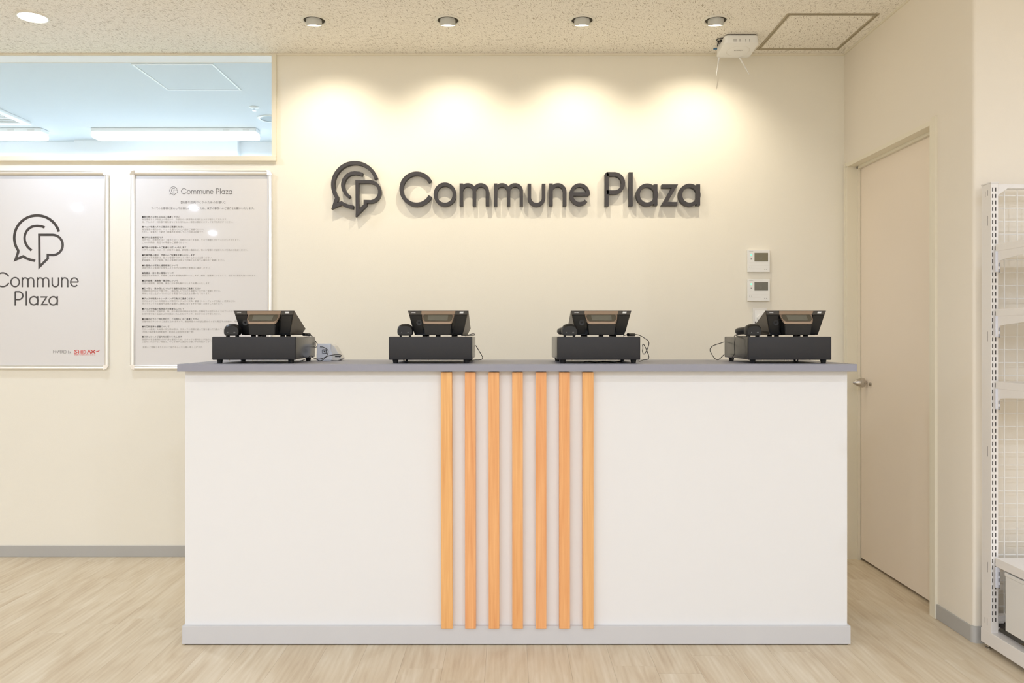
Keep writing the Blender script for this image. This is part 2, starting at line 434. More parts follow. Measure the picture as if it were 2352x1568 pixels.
# frame round the opening
bm = new(); e = .010
fx = X(634.5, D-e)
box(bm, ox1-.001, fx, D-e, D, Z(361, D), CEIL-.0005)
box(bm, -5.3, ox1, D-e, D, oz1, CEIL-.0005)
box(bm, -5.3, ox1, D+T, D+T+.004, oz1-.003, oz1+.03)
struct('window_1', bm, M['frame'])
o = put('sill', BX(-5.3, fx, D-e-.008, D+T, Z(370.5, D), oz0+.001, bev=.002), M['frame'], bpy.data.objects['window_1'])
o = put('sill', BX(-5.3, ox1+.02, D-.004, D, Z(376.0, D), Z(370.5, D)), M['frame'], bpy.data.objects['window_1'])
put('soffit_lining', BX(-5.3, ox1, D, D+T, oz1-.002, oz1), M['white'], bpy.data.objects['window_1'])
# right wall (door opening between y = dn and df)
df, dn = 4.047, 3.205; dz = 1.962; TX = .16
bm = new()
box(bm, XR, XR+TX, df, D, 0, CEIL); box(bm, XR, XR+TX, PY, dn, 0, CEIL); box(bm, XR, XR+TX, dn, df, dz, CEIL)
r = .012                                             # rounded front corner of the wall
bmesh.ops.remove_doubles(bm, verts=bm.verts, dist=1e-5)
struct('wall_right', bm, M['wall_side'])
def corner_block(x0, x1, y0, y1, z0, z1, r, n=8):
    prof = [(x0+r-r*math.cos(a*math.pi/2/n), y0+r-r*math.sin(a*math.pi/2/n)) for a in range(n+1)]
    return prism(new(), prof+[(x1, y0), (x1, y1), (x0, y1)], z0, z1, 'z')
struct('wall_front', corner_block(XR-.0005, WR, PY-.0122, PY+.12, 0, CEIL, r), M['wall_side'], smooth=True)
struct('wall_left', BX(WL-.1, WL, WB, D, 0, CEIL), M['wall_side'])
struct('wall_rear', BX(WL-.1, WR+.1, WB-.1, WB, 0, CEIL), M['wall_side'])
struct('wall_side', BX(WR, WR+.1, WB, PY+.12, 0, CEIL), M['wall_side'])
# baseboards
struct('baseboard_back', BX(WL, X(440, D), D-.006, D, 0, Z(1253, D-.006), bev=.0015), M['baseboard'])
struct('baseboard_right', BX(XR-.006, XR, PY, dn-.025, 0, .058, bev=.0015), M['baseboard'])
struct('baseboard_front', corner_block(XR-.007, WR, PY-.0185, PY, 0, .060, r+.006), M['baseboard'], smooth=True)
# thin cove trims at the ceiling
struct('trim_1', BX(fx+.001, XR, D-.009, D, CEIL-.011, CEIL, bev=.001), M['frame'])
struct('trim_2', BX(XR-.008, XR, PY, D-.009, CEIL-.009, CEIL, bev=.001), M['frame'])

# door in the right wall
dX = XR+.060
door = struct('door_1', BX(dX, dX+.036, dn+.022, df-.030, .012, dz-.006, bev=.001), M['door'])
struct('door_frame_void', BX(XR+TX, XR+TX+.02, dn-.1, D, 0, CEIL), M['wall_side'])
bm = new()
box(bm, XR-.004, XR+TX, df-.024, df+.001, 0, dz)          # far jamb
box(bm, XR-.010, XR+TX, dn, dn+.018, 0, dz)               # near jamb
box(bm, XR-.004, XR+TX, dn, df, dz-.002, dz+.016)         # head
box(bm, dX-.016, dX-.002, df-.036, df-.024, 0, dz)        # stops
box(bm, dX-.016, dX-.002, dn+.018, dn+.030, 0, dz)
box(bm, dX-.016, dX-.002, dn, df, dz-.014, dz-.002)
box(bm, XR-.011, XR, dn-.024, dn+.006, 0, dz+.024)        # near casing
box(bm, XR-.006, XR, df-.004, df+.012, 0, dz+.022)        # far casing
put('door_frame', bm, M['frame'], door)
# tapering handle knob, pointing away from the door
hy = 3.945; hz = Z(878.5, hy)
bm = new()
prof = [(0, .070), (.0030, .069), (.010, .060), (.0175, .046), (.0225, .030), (.0235, .020), (.0205, .012), (.013, .010), (.008, .009), (.008, .0), (0, 0)]
lathe(bm, prof, 32)
bm.transform(Matrix.Translation((dX, hy, hz)) @ Matrix.Rotation(math.radians(-90), 4, 'Y') @ Matrix.Diagonal((1, .75, 1, 1)))
put('door_handle', bm, M['steel'], door, smooth=True)
put('keyhole_cover', cyl(new(), (dX-.006, hy-.045, hz-.006), (dX, hy-.045, hz-.006), .009), M['steel'], door)

# ------------------------------------------------------------------ room behind the opening
CF = 2.693; hF = CF-H
yw = F*hF/(CY-325)                    # its far wall
bm = new(); box(bm, WL-.2, XR+1.5, D+T, 10.0, CF, CF+.1)
struct('ceiling_far', bm, M['cool'])
struct('wall_far_left', BX(WL-.2, X(178, yw)-.001, yw, yw+.1, 0, CF), M['cool_wall'])
struct('wall_far_middle', BX(X(178, yw), X(550, yw), yw-.05, yw+.1, 0, CF), M['cool_wall'])
struct('wall_far_right', BX(X(550, yw), XR+1.5, yw+.02, yw+.12, 0, CF), M['cool_wall'])
struct('wall_far_side', BX(WL-.2, WL-.1, D+T, 9.0, 0, CF), M['cool_wall'])
struct('wall_far_end', BX(XR+1.4, XR+1.5, D+T, 9.0, 0, CF), M['cool_wall'])
# tube fixtures
def ceiling_fixture(x0, x1, y, label, wide=.11):
    t = thing('ceiling_light', label, 'ceiling light', ((x0+x1)/2, y, CF-.075), group=None)
    put('fixture_body', BX(x0, x1, y, y+wide, CF-.030, CF-.001, bev=.003), M['white'], t)
    put('diffuser', BX(x0+.004, x1-.004, y-.012, y+wide+.012, CF-.076, CF-.029, bev=.016, seg=4), M['tubeglow'], t, smooth=True)
    for k in (.80, .92):
        put('vent_slot', BX(x0+(x1-x0)*k, x0+(x1-x0)*(k+.04), y-.0015, y, CF-.024, CF-.010), M['white2'], t)
    lamp('AREA', 'fixture_light', ((x0+x1)/2, y+wide/2, CF-.085), FAR_W, FAR_COL, shape='RECTANGLE', size=x1-x0-.05, size_y=wide)
yf = F*hF/(CY-293)
ceiling_fixture(X(208, yf), X(588, yf), yf, 'long white glowing ceiling light seen whole through the high opening')
ceiling_fixture(X(-290, yf), X(94, yf), yf, 'glowing white ceiling light cut off by the left edge of the photo')
lamp('AREA', 'fixture_light', (-.9, yf+.05, CF-.085), FAR_W, FAR_COL, shape='RECTANGLE', size=1.2, size_y=.1)
lamp('AREA', 'fixture_light', (-4.8, 8.3, CF-.085), FAR_W*1.5, FAR_COL, shape='RECTANGLE', size=1.2, size_y=.1)
# hatch
ya, yb = F*hF/(CY-146), F*hF/(CY-206.5)
t = thing('ceiling_hatch', 'flat white ceiling hatch with a fine frame in the room beyond the opening', 'hatch', (X(400, ya), ya, CF))
xa0, xa1 = X(301, ya), X(489, ya)
bm = new(); w = .011
box(bm, xa0, xa1, ya, ya+w, CF-.004, CF); box(bm, xa0, xa1, yb-w, yb, CF-.004, CF)
box(bm, xa0, xa0+w, ya+w, yb-w, CF-.004, CF); box(bm, xa1-w, xa1, ya+w, yb-w, CF-.004, CF)
put('hatch_frame', bm, M['white'], t)
put('hatch_panel', BX(xa0+w+.004, xa1-w-.004, ya+w+.004, yb-w-.004, CF-.002, CF+.002), M['cool'], t)
# sprinkler
ys = F*hF/(CY-246); xs = X(584, ys)
t = thing('sprinkler', 'small white ceiling sprinkler near the right end of the opening', 'sprinkler', (xs, ys, CF-.03))
put('cover_plate', lathe(new(), [(0, 0), (.034, 0), (.036, -.003), (.030, -.007), (.010, -.010), (0, -.010)], 32, (xs, ys, CF)), M['white'], t, smooth=True)
put('sprinkler_head', lathe(new(), [(0, -.008), (.006, -.009), (.006, -.022), (.013, -.024), (.013, -.026), (0, -.026)], 20, (xs, ys, CF)), M['chrome'], t, smooth=True)
# round vent
yv = F*hF/(CY-272); xv = X(624, yv)
t = thing('ceiling_speaker', 'round grey ceiling speaker cut by the right edge of the opening', 'speaker', (xv, yv, CF))
put('ring', lathe(new(), [(.080, 0), (.100, 0), (.100, -.004), (.094, -.008), (.080, -.006)], 40, (xv, yv, CF)), M['white'], t, smooth=True)
put('grille', lathe(new(), [(0, -.004), (.081, -.004)], 40, (xv, yv, CF)), mat('grille_grey', srgb(170, 178, 180), .6), t)
# air conditioner cassette
y0c, y1c = F*hF/(CY-246), F*hF/(CY-281)
y0c -= .75
x1c = X(73, y1c)
t = thing('air_conditioner', 'square white ceiling air conditioner cassette at the left edge behind the opening', 'air conditioner', (x1c-.475, (y0c+y1c)/2, CF))
bm = new(); s = .95; xc0 = x1c-s; w = .055
box(bm, xc0, x1c, y0c, y0c+w, CF-.02, CF, bev=.004); box(bm, xc0, x1c, y1c-w, y1c, CF-.02, CF, bev=.004)
box(bm, xc0, xc0+w, y0c+w, y1c-w, CF-.02, CF, bev=.004); box(bm, x1c-w, x1c, y0c+w, y1c-w, CF-.02, CF, bev=.004)
put('cassette_frame', bm, M['white'], t)
put('grille_back', BX(xc0+w, x1c-w, y0c+w, y1c-w, CF-.004, CF), M['baseboard'], t)
n = 24
for i in range(n):
    yy = y0c+w+(y1c-y0c-2*w)*(i+.5)/n
    put('louvre', BX(xc0+w, x1c-w, yy-.007, yy+.007, CF-.016, CF-.010), M['white'], t)

# ------------------------------------------------------------------ counter
Yf = 2.925; cx0, cx1 = X(425, Yf), X(1946, Yf); zt1 = Z(836, 2.885); zt0 = Z(853, 2.885)
t = thing('reception_counter', 'long white reception counter with grey top and seven oak slats down its middle', 'counter', ((cx0+cx1)/2, Yf+.24, 0))
put('front_panel', BX(cx0, cx1, Yf, Yf+.018, .006, zt0, bev=.001), M['counter'], t)
put('side_panel', BX(cx0, cx0+.018, Yf+.018, 3.40, .006, zt0), M['counter_side'], t)
put('side_panel', BX(cx1-.018, cx1, Yf+.018, 3.40, .006, zt0), M['counter_side'], t)
for k in (.25, .5, .75):
    xx = cx0+(cx1-cx0)*k
    put('divider', BX(xx-.009, xx+.009, Yf+.018, 3.38, .006, zt0), M['counter_side'], t)
put('shelf', BX(cx0+.018, cx1-.018, Yf+.018, 3.36, .50, .518), M['counter_side'], t)
put('bottom_board', BX(cx0+.018, cx1-.018, Yf+.018, 3.38, .06, .078), M['counter_side'], t)
put('countertop', BX(X(406.5, 2.885), X(1968.5, 2.885), 2.885, 3.416, zt0, zt1, bev=.0012), M['top'], t)
# skirting that wraps front and sides
kx0, kx1 = X(418, 2.910), X(1954, 2.910); kz = Z(1437, 2.912)
bm = new()
box(bm, kx0, kx1, 2.910, Yf, .004, kz, bev=.001); box(bm, kx0, cx0, Yf, 3.40, .004, kz); box(bm, cx1, kx1, Yf, 3.40, .004, kz)
put('skirting', bm, M['kick'], t)
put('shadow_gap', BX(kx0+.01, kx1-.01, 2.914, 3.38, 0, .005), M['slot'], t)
for i, (a, b) in enumerate(((1013.2, 1038.7), (1068, 1092.6), (1122.3, 1146.7), (1176.6, 1201), (1230.6, 1255), (1284.6, 1309), (1338.4, 1363.4))):
    ys_ = 2.901
    ctr = Vector((X((a+b)/2, ys_), ys_, Z(1443.5, ys_)))
    w = X(b, ys_)-X(a, ys_); h = Z(854.3, ys_)-ctr.z
    lean = (.0012, .0006, .0003, .0002, 0, 0, 0)[i]
    bm = hexa(new(), [(-w/2+lean, 0, 0), (w/2+lean, 0, 0), (w/2+lean, Yf-ys_, 0), (-w/2+lean, Yf-ys_, 0),
                      (-w/2-lean, 0, h), (w/2-lean, 0, h), (w/2-lean, Yf-ys_, h), (-w/2-lean, Yf-ys_, h)], bev=.0008)
    # the lower end stands over the skirting, so trim the back there
    o = put('slat', bm, M['slat'], t, local=True); o.location = ctr-Vector(t.location)

# ------------------------------------------------------------------ wall sign: letter shapes in photo pixels of the sign itself
def arc(cx, cy, rx, ry, a0, a1, n=28):
    return [(cx+rx*math.cos(math.radians(a0+(a1-a0)*i/n)), cy-ry*math.sin(math.radians(a0+(a1-a0)*i/n))) for i in range(n+1)]
def g_n(xa, xb, y0, y1, w):             # arch between two stems (centre lines), y0 = top, y1 = foot
    r = (xb-xa)/2; return arc((xa+xb)/2, y0+w/2+r*1.02, r, r*1.02, 180, 0, 20)+[(xb, y1)]
def glyphs():
    G = []   # (name, [(points, width, closed)])
    W = 8.1
    G.append(('C', [(arc(956.8, 433.7, 35.2, 35.7, 27, 333, 44), 8.9, False)]))
    G.append(('o', [(arc(1021.8, 446.2, 21.9, 23.3, 0, 360, 44)[:-1], 8.3, True)]))
    G.append(('m', [([(1059.5, 421), (1059.5, 472.4)], W, False), (g_n(1059.5, 1089.4, 420.2, 472.4, W), W, False), (g_n(1089.4, 1119.4, 420.2, 472.4, W), W, False)]))
    G.append(('m', [([(1138.3, 421), (1138.3, 472.4)], W, False), (g_n(1138.3, 1168.0, 420.2, 472.4, W), W, False), (g_n(1168.0, 1197.6, 420.2, 472.4, W), W, False)]))
    G.append(('u', [([(1215.9, 421.6)]+arc(1232.3, 453.2, 16.4, 16.6, 180, 360, 24)+[(1248.7, 421.6)], W, False)]))
    G.append(('n', [([(1265.7, 421), (1265.7, 472.4)], W, False), (g_n(1265.7, 1297.1, 420.2, 472.4, W), W, False)]))
    G.append(('e', [([(1314, 445.6), (1351.4, 445.6)], 7.8, False), (arc(1331.6, 446.3, 19.6, 21.6, -2, 318, 44), 8.2, False)]))
    G.append(('P', [([(1393.7, 472.8), (1393.7, 399.4)]+[(1393.7, 399.4)]+[(1410, 399.4)]+arc(1411, 420.3, 20.6, 20.9, 90, -90, 24)+[(1393.7, 441.2)], 9.0, False)]))
    G.append(('l', [([(1449, 395.2), (1449, 472.8)], 9.2, False)]))
    G.append(('a', [(arc(1486.6, 447.2, 21.0, 21.8, 0, 360, 44)[:-1], 8.6, True), ([(1506.0, 423), (1506.0, 471.6)], 8.6, False)]))
    G.append(('z', [([(1520.2, 427.2), (1550.5, 427.2), (1526.0, 467.6), (1556, 467.6)], 8.2, False)]))
    G.append(('a', [(arc(1584.0, 447.6, 21.0, 21.8, 0, 360, 44)[:-1], 8.6, True), ([(1604, 423), (1604, 471.6)], 8.6, False)]))
    return G
def emblem():
    q = lambda u, v: (740+u/5.3455, 350+v/5.3455)
    outer = arc(814.8, 423.9, 50.6, 50.6, 16, 214, 50)
    outer = outer + [q(176, 566), q(146, 657), q(236, 619)] + [q(270, 640), q(320, 660), q(380, 672)]
    inner = [q(492, 270), q(455, 256), q(400, 250)] + arc(813.6, 424.6, 26.6, 27.7, 104, 208, 20) + [q(290, 506), q(336, 548)]
    pb = [q(427, 358), q(585, 358)] + arc(849.4, 440.0, 22.6, 22.9, 84, -84, 22) + [q(528, 601), q(528, 645), q(430, 744)]
    return [('outer_bubble', outer, 8.0, False), ('inner_arc', inner, 7.6, False), ('speech_bubble_letter', pb, 7.4, True)]

def map_pts(pts, m): return [m(p) for p in pts]
ysg = D-.030
def to_wall(p): return (X(p[0], ysg), Z(p[1], ysg))
ctrs = to_wall((1184, 434))
sign = thing('wall_sign', 'raised charcoal letter sign reading Commune Plaza with bubble emblem on the cream wall', 'sign', (ctrs[0], D, ctrs[1]))
k = ysg/F
for nm, pts, w, cl_ in emblem():
    bm = new(); ribbon(bm, map_pts(pts, to_wall), w*k, ysg, D, cl_)
    put('emblem_piece', bm, M['sign'], sign)
for nm, strokes in glyphs():
    bm = new()
    for i, (pts, w, cl_) in enumerate(strokes):
        ribbon(bm, map_pts(pts, to_wall), w*k, ysg, D, cl_, eps=i*.00015)
    put('letter', bm, M['sign'], sign, label='charcoal letter '+nm)

# flat print of the same shapes; f maps sign pixels to photo pixels on the poster, wmul scales the strokes
def print_shapes(shapes, f, scale, wmul, y):
    bm = new(); kk = y/F
    for i_, (pts, w, cl_) in enumerate(shapes):
        ribbon(bm, [(X(f(p)[0], y), Z(f(p)[1], y)) for p in pts], w*scale*wmul*kk, y, None, cl_, eps=i_*.00002)
    return bm
word = glyphs(); emb = [(p, w, c) for _, p, w, c in emblem()]
commune = [s for g in word[:7] for s in g[1]]; plaza = [s for g in word[7:] for s in g[1]]

_font_cache = {}
def text_mesh(s, size, at, y, align='LEFT', sx=1.0, offset=0, space=1.0, em=True):
    cu = bpy.data.curves.new('t', 'FONT'); cu.body = s; cu.size = size; cu.align_x = align
    cu.resolution_u = 1; cu.offset = offset; cu.space_character = space
    ob = bpy.data.objects.new('t', cu); C.objects.link(ob)
    dg = bpy.context.evaluated_depsgraph_get()
    me = bpy.data.meshes.new_from_object(ob.evaluated_get(dg))
    bm = new(); bm.from_mesh(me)
    bpy.data.objects.remove(ob); bpy.data.curves.remove(cu); bpy.data.meshes.remove(me)
    bm.transform(Matrix.Translation((at[0], y, at[1])) @ Matrix.Rotation(math.pi/2, 4, 'X') @ Matrix.Diagonal((sx, 1, 1, 1)))
    return bm
def fit_text(s, px0, px1, pybase, y, size_px, offset=0):
    """text between two pixels on the plane at distance y"""
    bm = text_mesh(s, size_px*y/F, (0, Z(pybase, y)), y, offset=offset)
    xs_ = [v.co.x for v in bm.verts]
    if not xs_: return bm
    a, b = min(xs_), max(xs_); sx = (X(px1, y)-X(px0, y))/(b-a)
    bm.transform(Matrix.Translation((X(px0, y), 0, 0)) @ Matrix.Diagonal((sx, 1, 1, 1)) @ Matrix.Translation((-a, 0, 0)))
    return bm
def join(bms):
    out = new()
    for b in bms:
        me = bpy.data.meshes.new('j'); b.to_mesh(me); b.free(); out.from_mesh(me); bpy.data.meshes.remove(me)
    return out

# ------------------------------------------------------------------ posters in snap frames
def poster(pxa, pxb, pya, pyb, label):
    yq = D-.014
    x0, x1, z1, z0 = X(pxa, yq), X(pxb, yq), Z(pya, yq), Z(pyb, yq); w = .0225; c = .020
    t = thing('poster_frame', label, 'poster', ((x0+x1)/2, D, z0))
    def rail(a0, a1, b, horizontal, sgn):
        # profile: a gently rounded snap rail
        pr = [(0, 0), (0, .010), (.004, .0135), (.010, .0145), (.017, .0125), (w, .008), (w, 0)]
        bm = new()
        if horizontal: prism(bm, [(D-p[1], b+sgn*p[0]) for p in pr], a0, a1, 'x')
        else: prism(bm, [(b+sgn*p[0], D-p[1]) for p in pr], a0, a1, 'z')
        return bm
    put('frame_rail', rail(x0+c, x1-c, z1, True, -1), M['alu'], t, smooth=True)
    put('frame_rail', rail(x0+c, x1-c, z0, True, 1), M['alu'], t, smooth=True)
    put('frame_rail', rail(z0+c, z1-c, x0, False, 1), M['alu'], t, smooth=True)
    put('frame_rail', rail(z0+c, z1-c, x1, False, -1), M['alu'], t, smooth=True)
    for sx, bx in ((1, x0), (-1, x1)):
        for sz, bz in ((1, z0), (-1, z1)):
            prof = [(bx+sx*(.0235-.0235*math.cos(a)), bz+sz*(.0235-.0235*math.sin(a))) for a in [math.pi/2*i/8 for i in range(9)]]
            prof += [(bx+sx*.0235, bz+sz*.0225), (bx+sx*.0225, bz+sz*.0235)]
            bm = prism(new(), prof, D-.016, D, 'y', bev=.0)
            put('corner_cap', bm, M['chrome'], t)
    put('poster_sheet', BX(x0+.012, x1-.012, D-.004, D-.002, z0+.012, z1-.012), M['paper'], t)
    # sheet edge: a greyer backing strip shows above the print
    put('backing_strip', BX(x0+.022, x1-.022, D-.0042, D-.004, z1-.041, z1-.022), mat('backing_grey', srgb(206, 206, 208), .6) if 'bk' not in M else M['bk'], t)
    put('clear_cover', BX(x0+.014, x1-.014, D-.0072, D-.0062, z0+.014, z1-.014), M['acrylic'], t)
    return t
yp = D-.0043
p1 = poster(-78, 248, 391, 849, 'framed poster with the large bubble emblem, cut by the left edge of the photo')
f = lambda p: (28+(p[0]-759.6)*1.032, 491+(p[1]-369.6)*1.015)
put('printed_emblem', print_shapes(emb, f, 1.03, .74, yp), M['ink'], p1)
f = lambda p: (181+(p[0]-1354.7)*.4395, 660-(473.8-p[1])*.445)
put('printed_word', print_shapes(commune, f, .44, .86, yp), M['ink'], p1, label='the word Commune')
f = lambda p: (33+(p[0]-1389.3)*.459, 701.6-(472.8-p[1])*.435)
put('printed_word', print_shapes(plaza, f, .445, .86, yp), M['ink'], p1, label='the word Plaza')
put('printed_note', fit_text('POWERED by', 122, 162.5, 811, yp, 9.4), M['ink2'], p1, label='small grey words POWERED by')
bm = join([fit_text('S', 170, 178.6, 811.6, yp, 12.5, offset=.0004), fit_text('HID', 179.6, 199.4, 811.6, yp, 10.6, offset=.0004)])
bl = [bm]
def q_(pts, w, closed=False):
    b = new(); ribbon(b, [(X(a, yp), Z(c_, yp)) for a, c_ in pts], w*yp/F, yp, None, closed); return b
bl += [q_([(200.4, 811.6), (204.5, 803.8), (208.6, 811.6)], 1.9), q_([(208.4, 803.4), (219, 811.6)], 2.1), q_([(208.4, 811.6), (219, 803.2)], 2.1)]
bl.append(q_([(220.5, 807.6), (223.5, 806.3), (225.5, 806.6), (228.8, 803.6)], 1.7))
put('printed_logo', join(bl), M['red'], p1, label='red word SHIDAX with a small swoosh')
put('printed_note', fit_text('未来の子供たちのために', 170.5, 219.5, 815.6, yp, 3.4), M['red'], p1, label='tiny red slogan')

p2 = poster(298, 624, 391, 849, 'framed notice poster of Japanese house rules behind the left register')
f = lambda p: (389+(p[0]-759.6)*.1701, 428+(p[1]-369.6)*.1701)
put('printed_logo', print_shapes(emb+commune+plaza, f, .17, .80, yp), M['ink2'], p2, label='small emblem with the words Commune Plaza')
put('printed_heading', fit_text('【快適な店内づくりのためのお願い】', 415.5, 517, 467, yp, 6.6), M['ink2'], p2)
put('printed_heading', fit_text('すべてのお客様に安心してお楽しみいただくため、以下の事項へのご協力をお願いいたします。', 347, 584, 480.5, yp, 5.6, offset=.00006), M['ink2'], p2)
rules = [
 (497.8, '■飲食物のお持ち込みはご遠慮ください', ['衛生管理および安全上の理由から、外部からの飲食物のお持ち込みはお断りしております。', '尚、アレルギー対応食や離乳食などをお持ち込みの場合は事前にスタッフまでお声がけください。']),
 (520.8, '■ペットを連れてのご来店はご遠慮ください', ['衛生管理の観点から、ペットを連れてのご入店はご遠慮ください。', 'ただし、盲導犬・介助犬・聴導犬を同伴してのご利用は可能です。']),
 (544.8, '■店内は全面禁煙です', ['店内では、紙巻きたばこ・電子たばこ・加熱式たばこを含め、すべて禁煙とさせていただいております。', 'ビルの共用部、周辺での喫煙もご遠慮ください。']),
 (568.0, '■周囲のお客様へのご配慮をお願いいたします', ['大声での会話、スピーカー状態での通話、長時間の通話など、他のお客様のご迷惑となる行為はご遠慮ください。']),
 (585.5, '■写真撮影の際は、周囲へのご配慮をお願いいたします', ['店内での写真撮影は、他のお客様やスタッフの映り込みにご注意ください。', '動画撮影、ライブ配信、他のお客様やスタッフが映り込む形での撮影はご遠慮ください。']),
 (609.1, '■お客様のお荷物と通路確保について', ['通路や他のお客様のお席をふさぐ形でのお荷物の管理はご遠慮ください。']),
 (626.5, '■貴重品・持ち物の管理について', ['貴重品やお荷物は、お客様ご自身で管理をお願いいたします。紛失・盗難等につきまして、当店では責任を負いかねます。']),
 (644.4, '■店内設備・装飾物・展示物について', ['店内の装飾物、展示物、備品にはお手を触れないようお願いいたします。']),
 (661.8, '■食べ残し・飲み残しにつながる過度な注文はご遠慮ください', ['特典取得目的などで食べ残し・飲み残しにつながる過度なご注文はご遠慮ください。', '美味しく召し上がっていただける範囲でのご注文をお願いしております。']),
 (685.4, '■グッズや特典のトレーディング行為はご遠慮ください', ['店内およびビルの共用部および周辺でのグッズの交換・譲渡（トレーディング行為）、売買などは、', '他のテナントのお客様や近隣の皆様のご迷惑になりますので固くお断りしております。']),
 (709.0, '■グッズや特典の不良品の交換対応について', ['グッズや特典に初期不良、傷、汚れ等がある場合は当日中・店舗内での対応のみとさせていただきます。', 'お持ち帰り後の返品および交換はいたしかねますので、あらかじめご了承ください。']),
 (732.2, '■店舗周辺での「待ち合わせ」「出待ち」はご遠慮ください', ['店舗や他テナントのご迷惑となりますので、集合時間の10分以上前からのビル周辺での待機や、待ち合わせはご遠慮ください。']),
 (750.0, '■災害発生時の避難について', ['万が一の震災・火災等の発生時は際は、スタッフの誘導に従って落ち着いて行動してください。', '（地域の指定緊急避難場所：豊島区立総合体育場一帯）']),
 (773.0, '■スタッフへのご協力をお願いいたします', ['施設内の安全確保および円滑な運営のため、スタッフの案内および指示にご協力ください。', 'ご協力いただけない場合は、やむを得ずご退店をお願いする場合がございます。']),
]
for y_, head, body in rules:
    put('printed_heading', fit_text(head, 326.2, 326.2+4.83*len(head), y_+2.0, yp, 4.9, offset=.00012), M['ink'], p2)
    bms = [fit_text(b_, 326.2, 326.2+4.80*len(b_)-1.5, y_+7.8+5.9*i, yp, 4.9) for i, b_ in enumerate(body)]
    put('printed_paragraph', join(bms), M['ink_body'], p2)
put('printed_paragraph', fit_text('皆様のご理解とあたたかいご協力を心よりお願い申し上げます。', 328, 466, 799, yp, 4.9), M['ink_body'], p2)

# ------------------------------------------------------------------ cash drawers, registers, scanners (local frames, front faces -y)
def make_drawer(label, loc, rz):
    t = thing('cash_till', label, 'cash drawer', loc, rz, 'cash drawers on the counter')
    W_, Dp, h0, h1 = .3045, .335, .0135, .0985
    put('drawer_shell', BX(-W_/2+.0015, W_/2-.0015, .014, Dp, h0+.001, h1-.0005, bev=.004, seg=3), M['drawer_side'], t, local=True, smooth=True)
    put('drawer_front', BX(-W_/2, W_/2, 0, .013, h0, h1, bev=.0035, seg=3), M['drawer'], t, local=True, smooth=True)
    for xx, yy in ((-W_/2+.022, .022), (W_/2-.022, .022), (-W_/2+.022, Dp-.03), (W_/2-.022, Dp-.03)):
        put('foot', cyl(new(), (xx, yy, 0), (xx, yy, h0+.002), .0085, .0115, 20), M['rubber'], t, local=True, smooth=True)
    bm = new()
    for xx in (-.095, -.01, .005, .03, .08): cyl(bm, (xx, .02, h0-.003), (xx, .02, h0+.001), .0025, n=8)
    put('screw', bm, M['steel'], t, local=True)
    return t
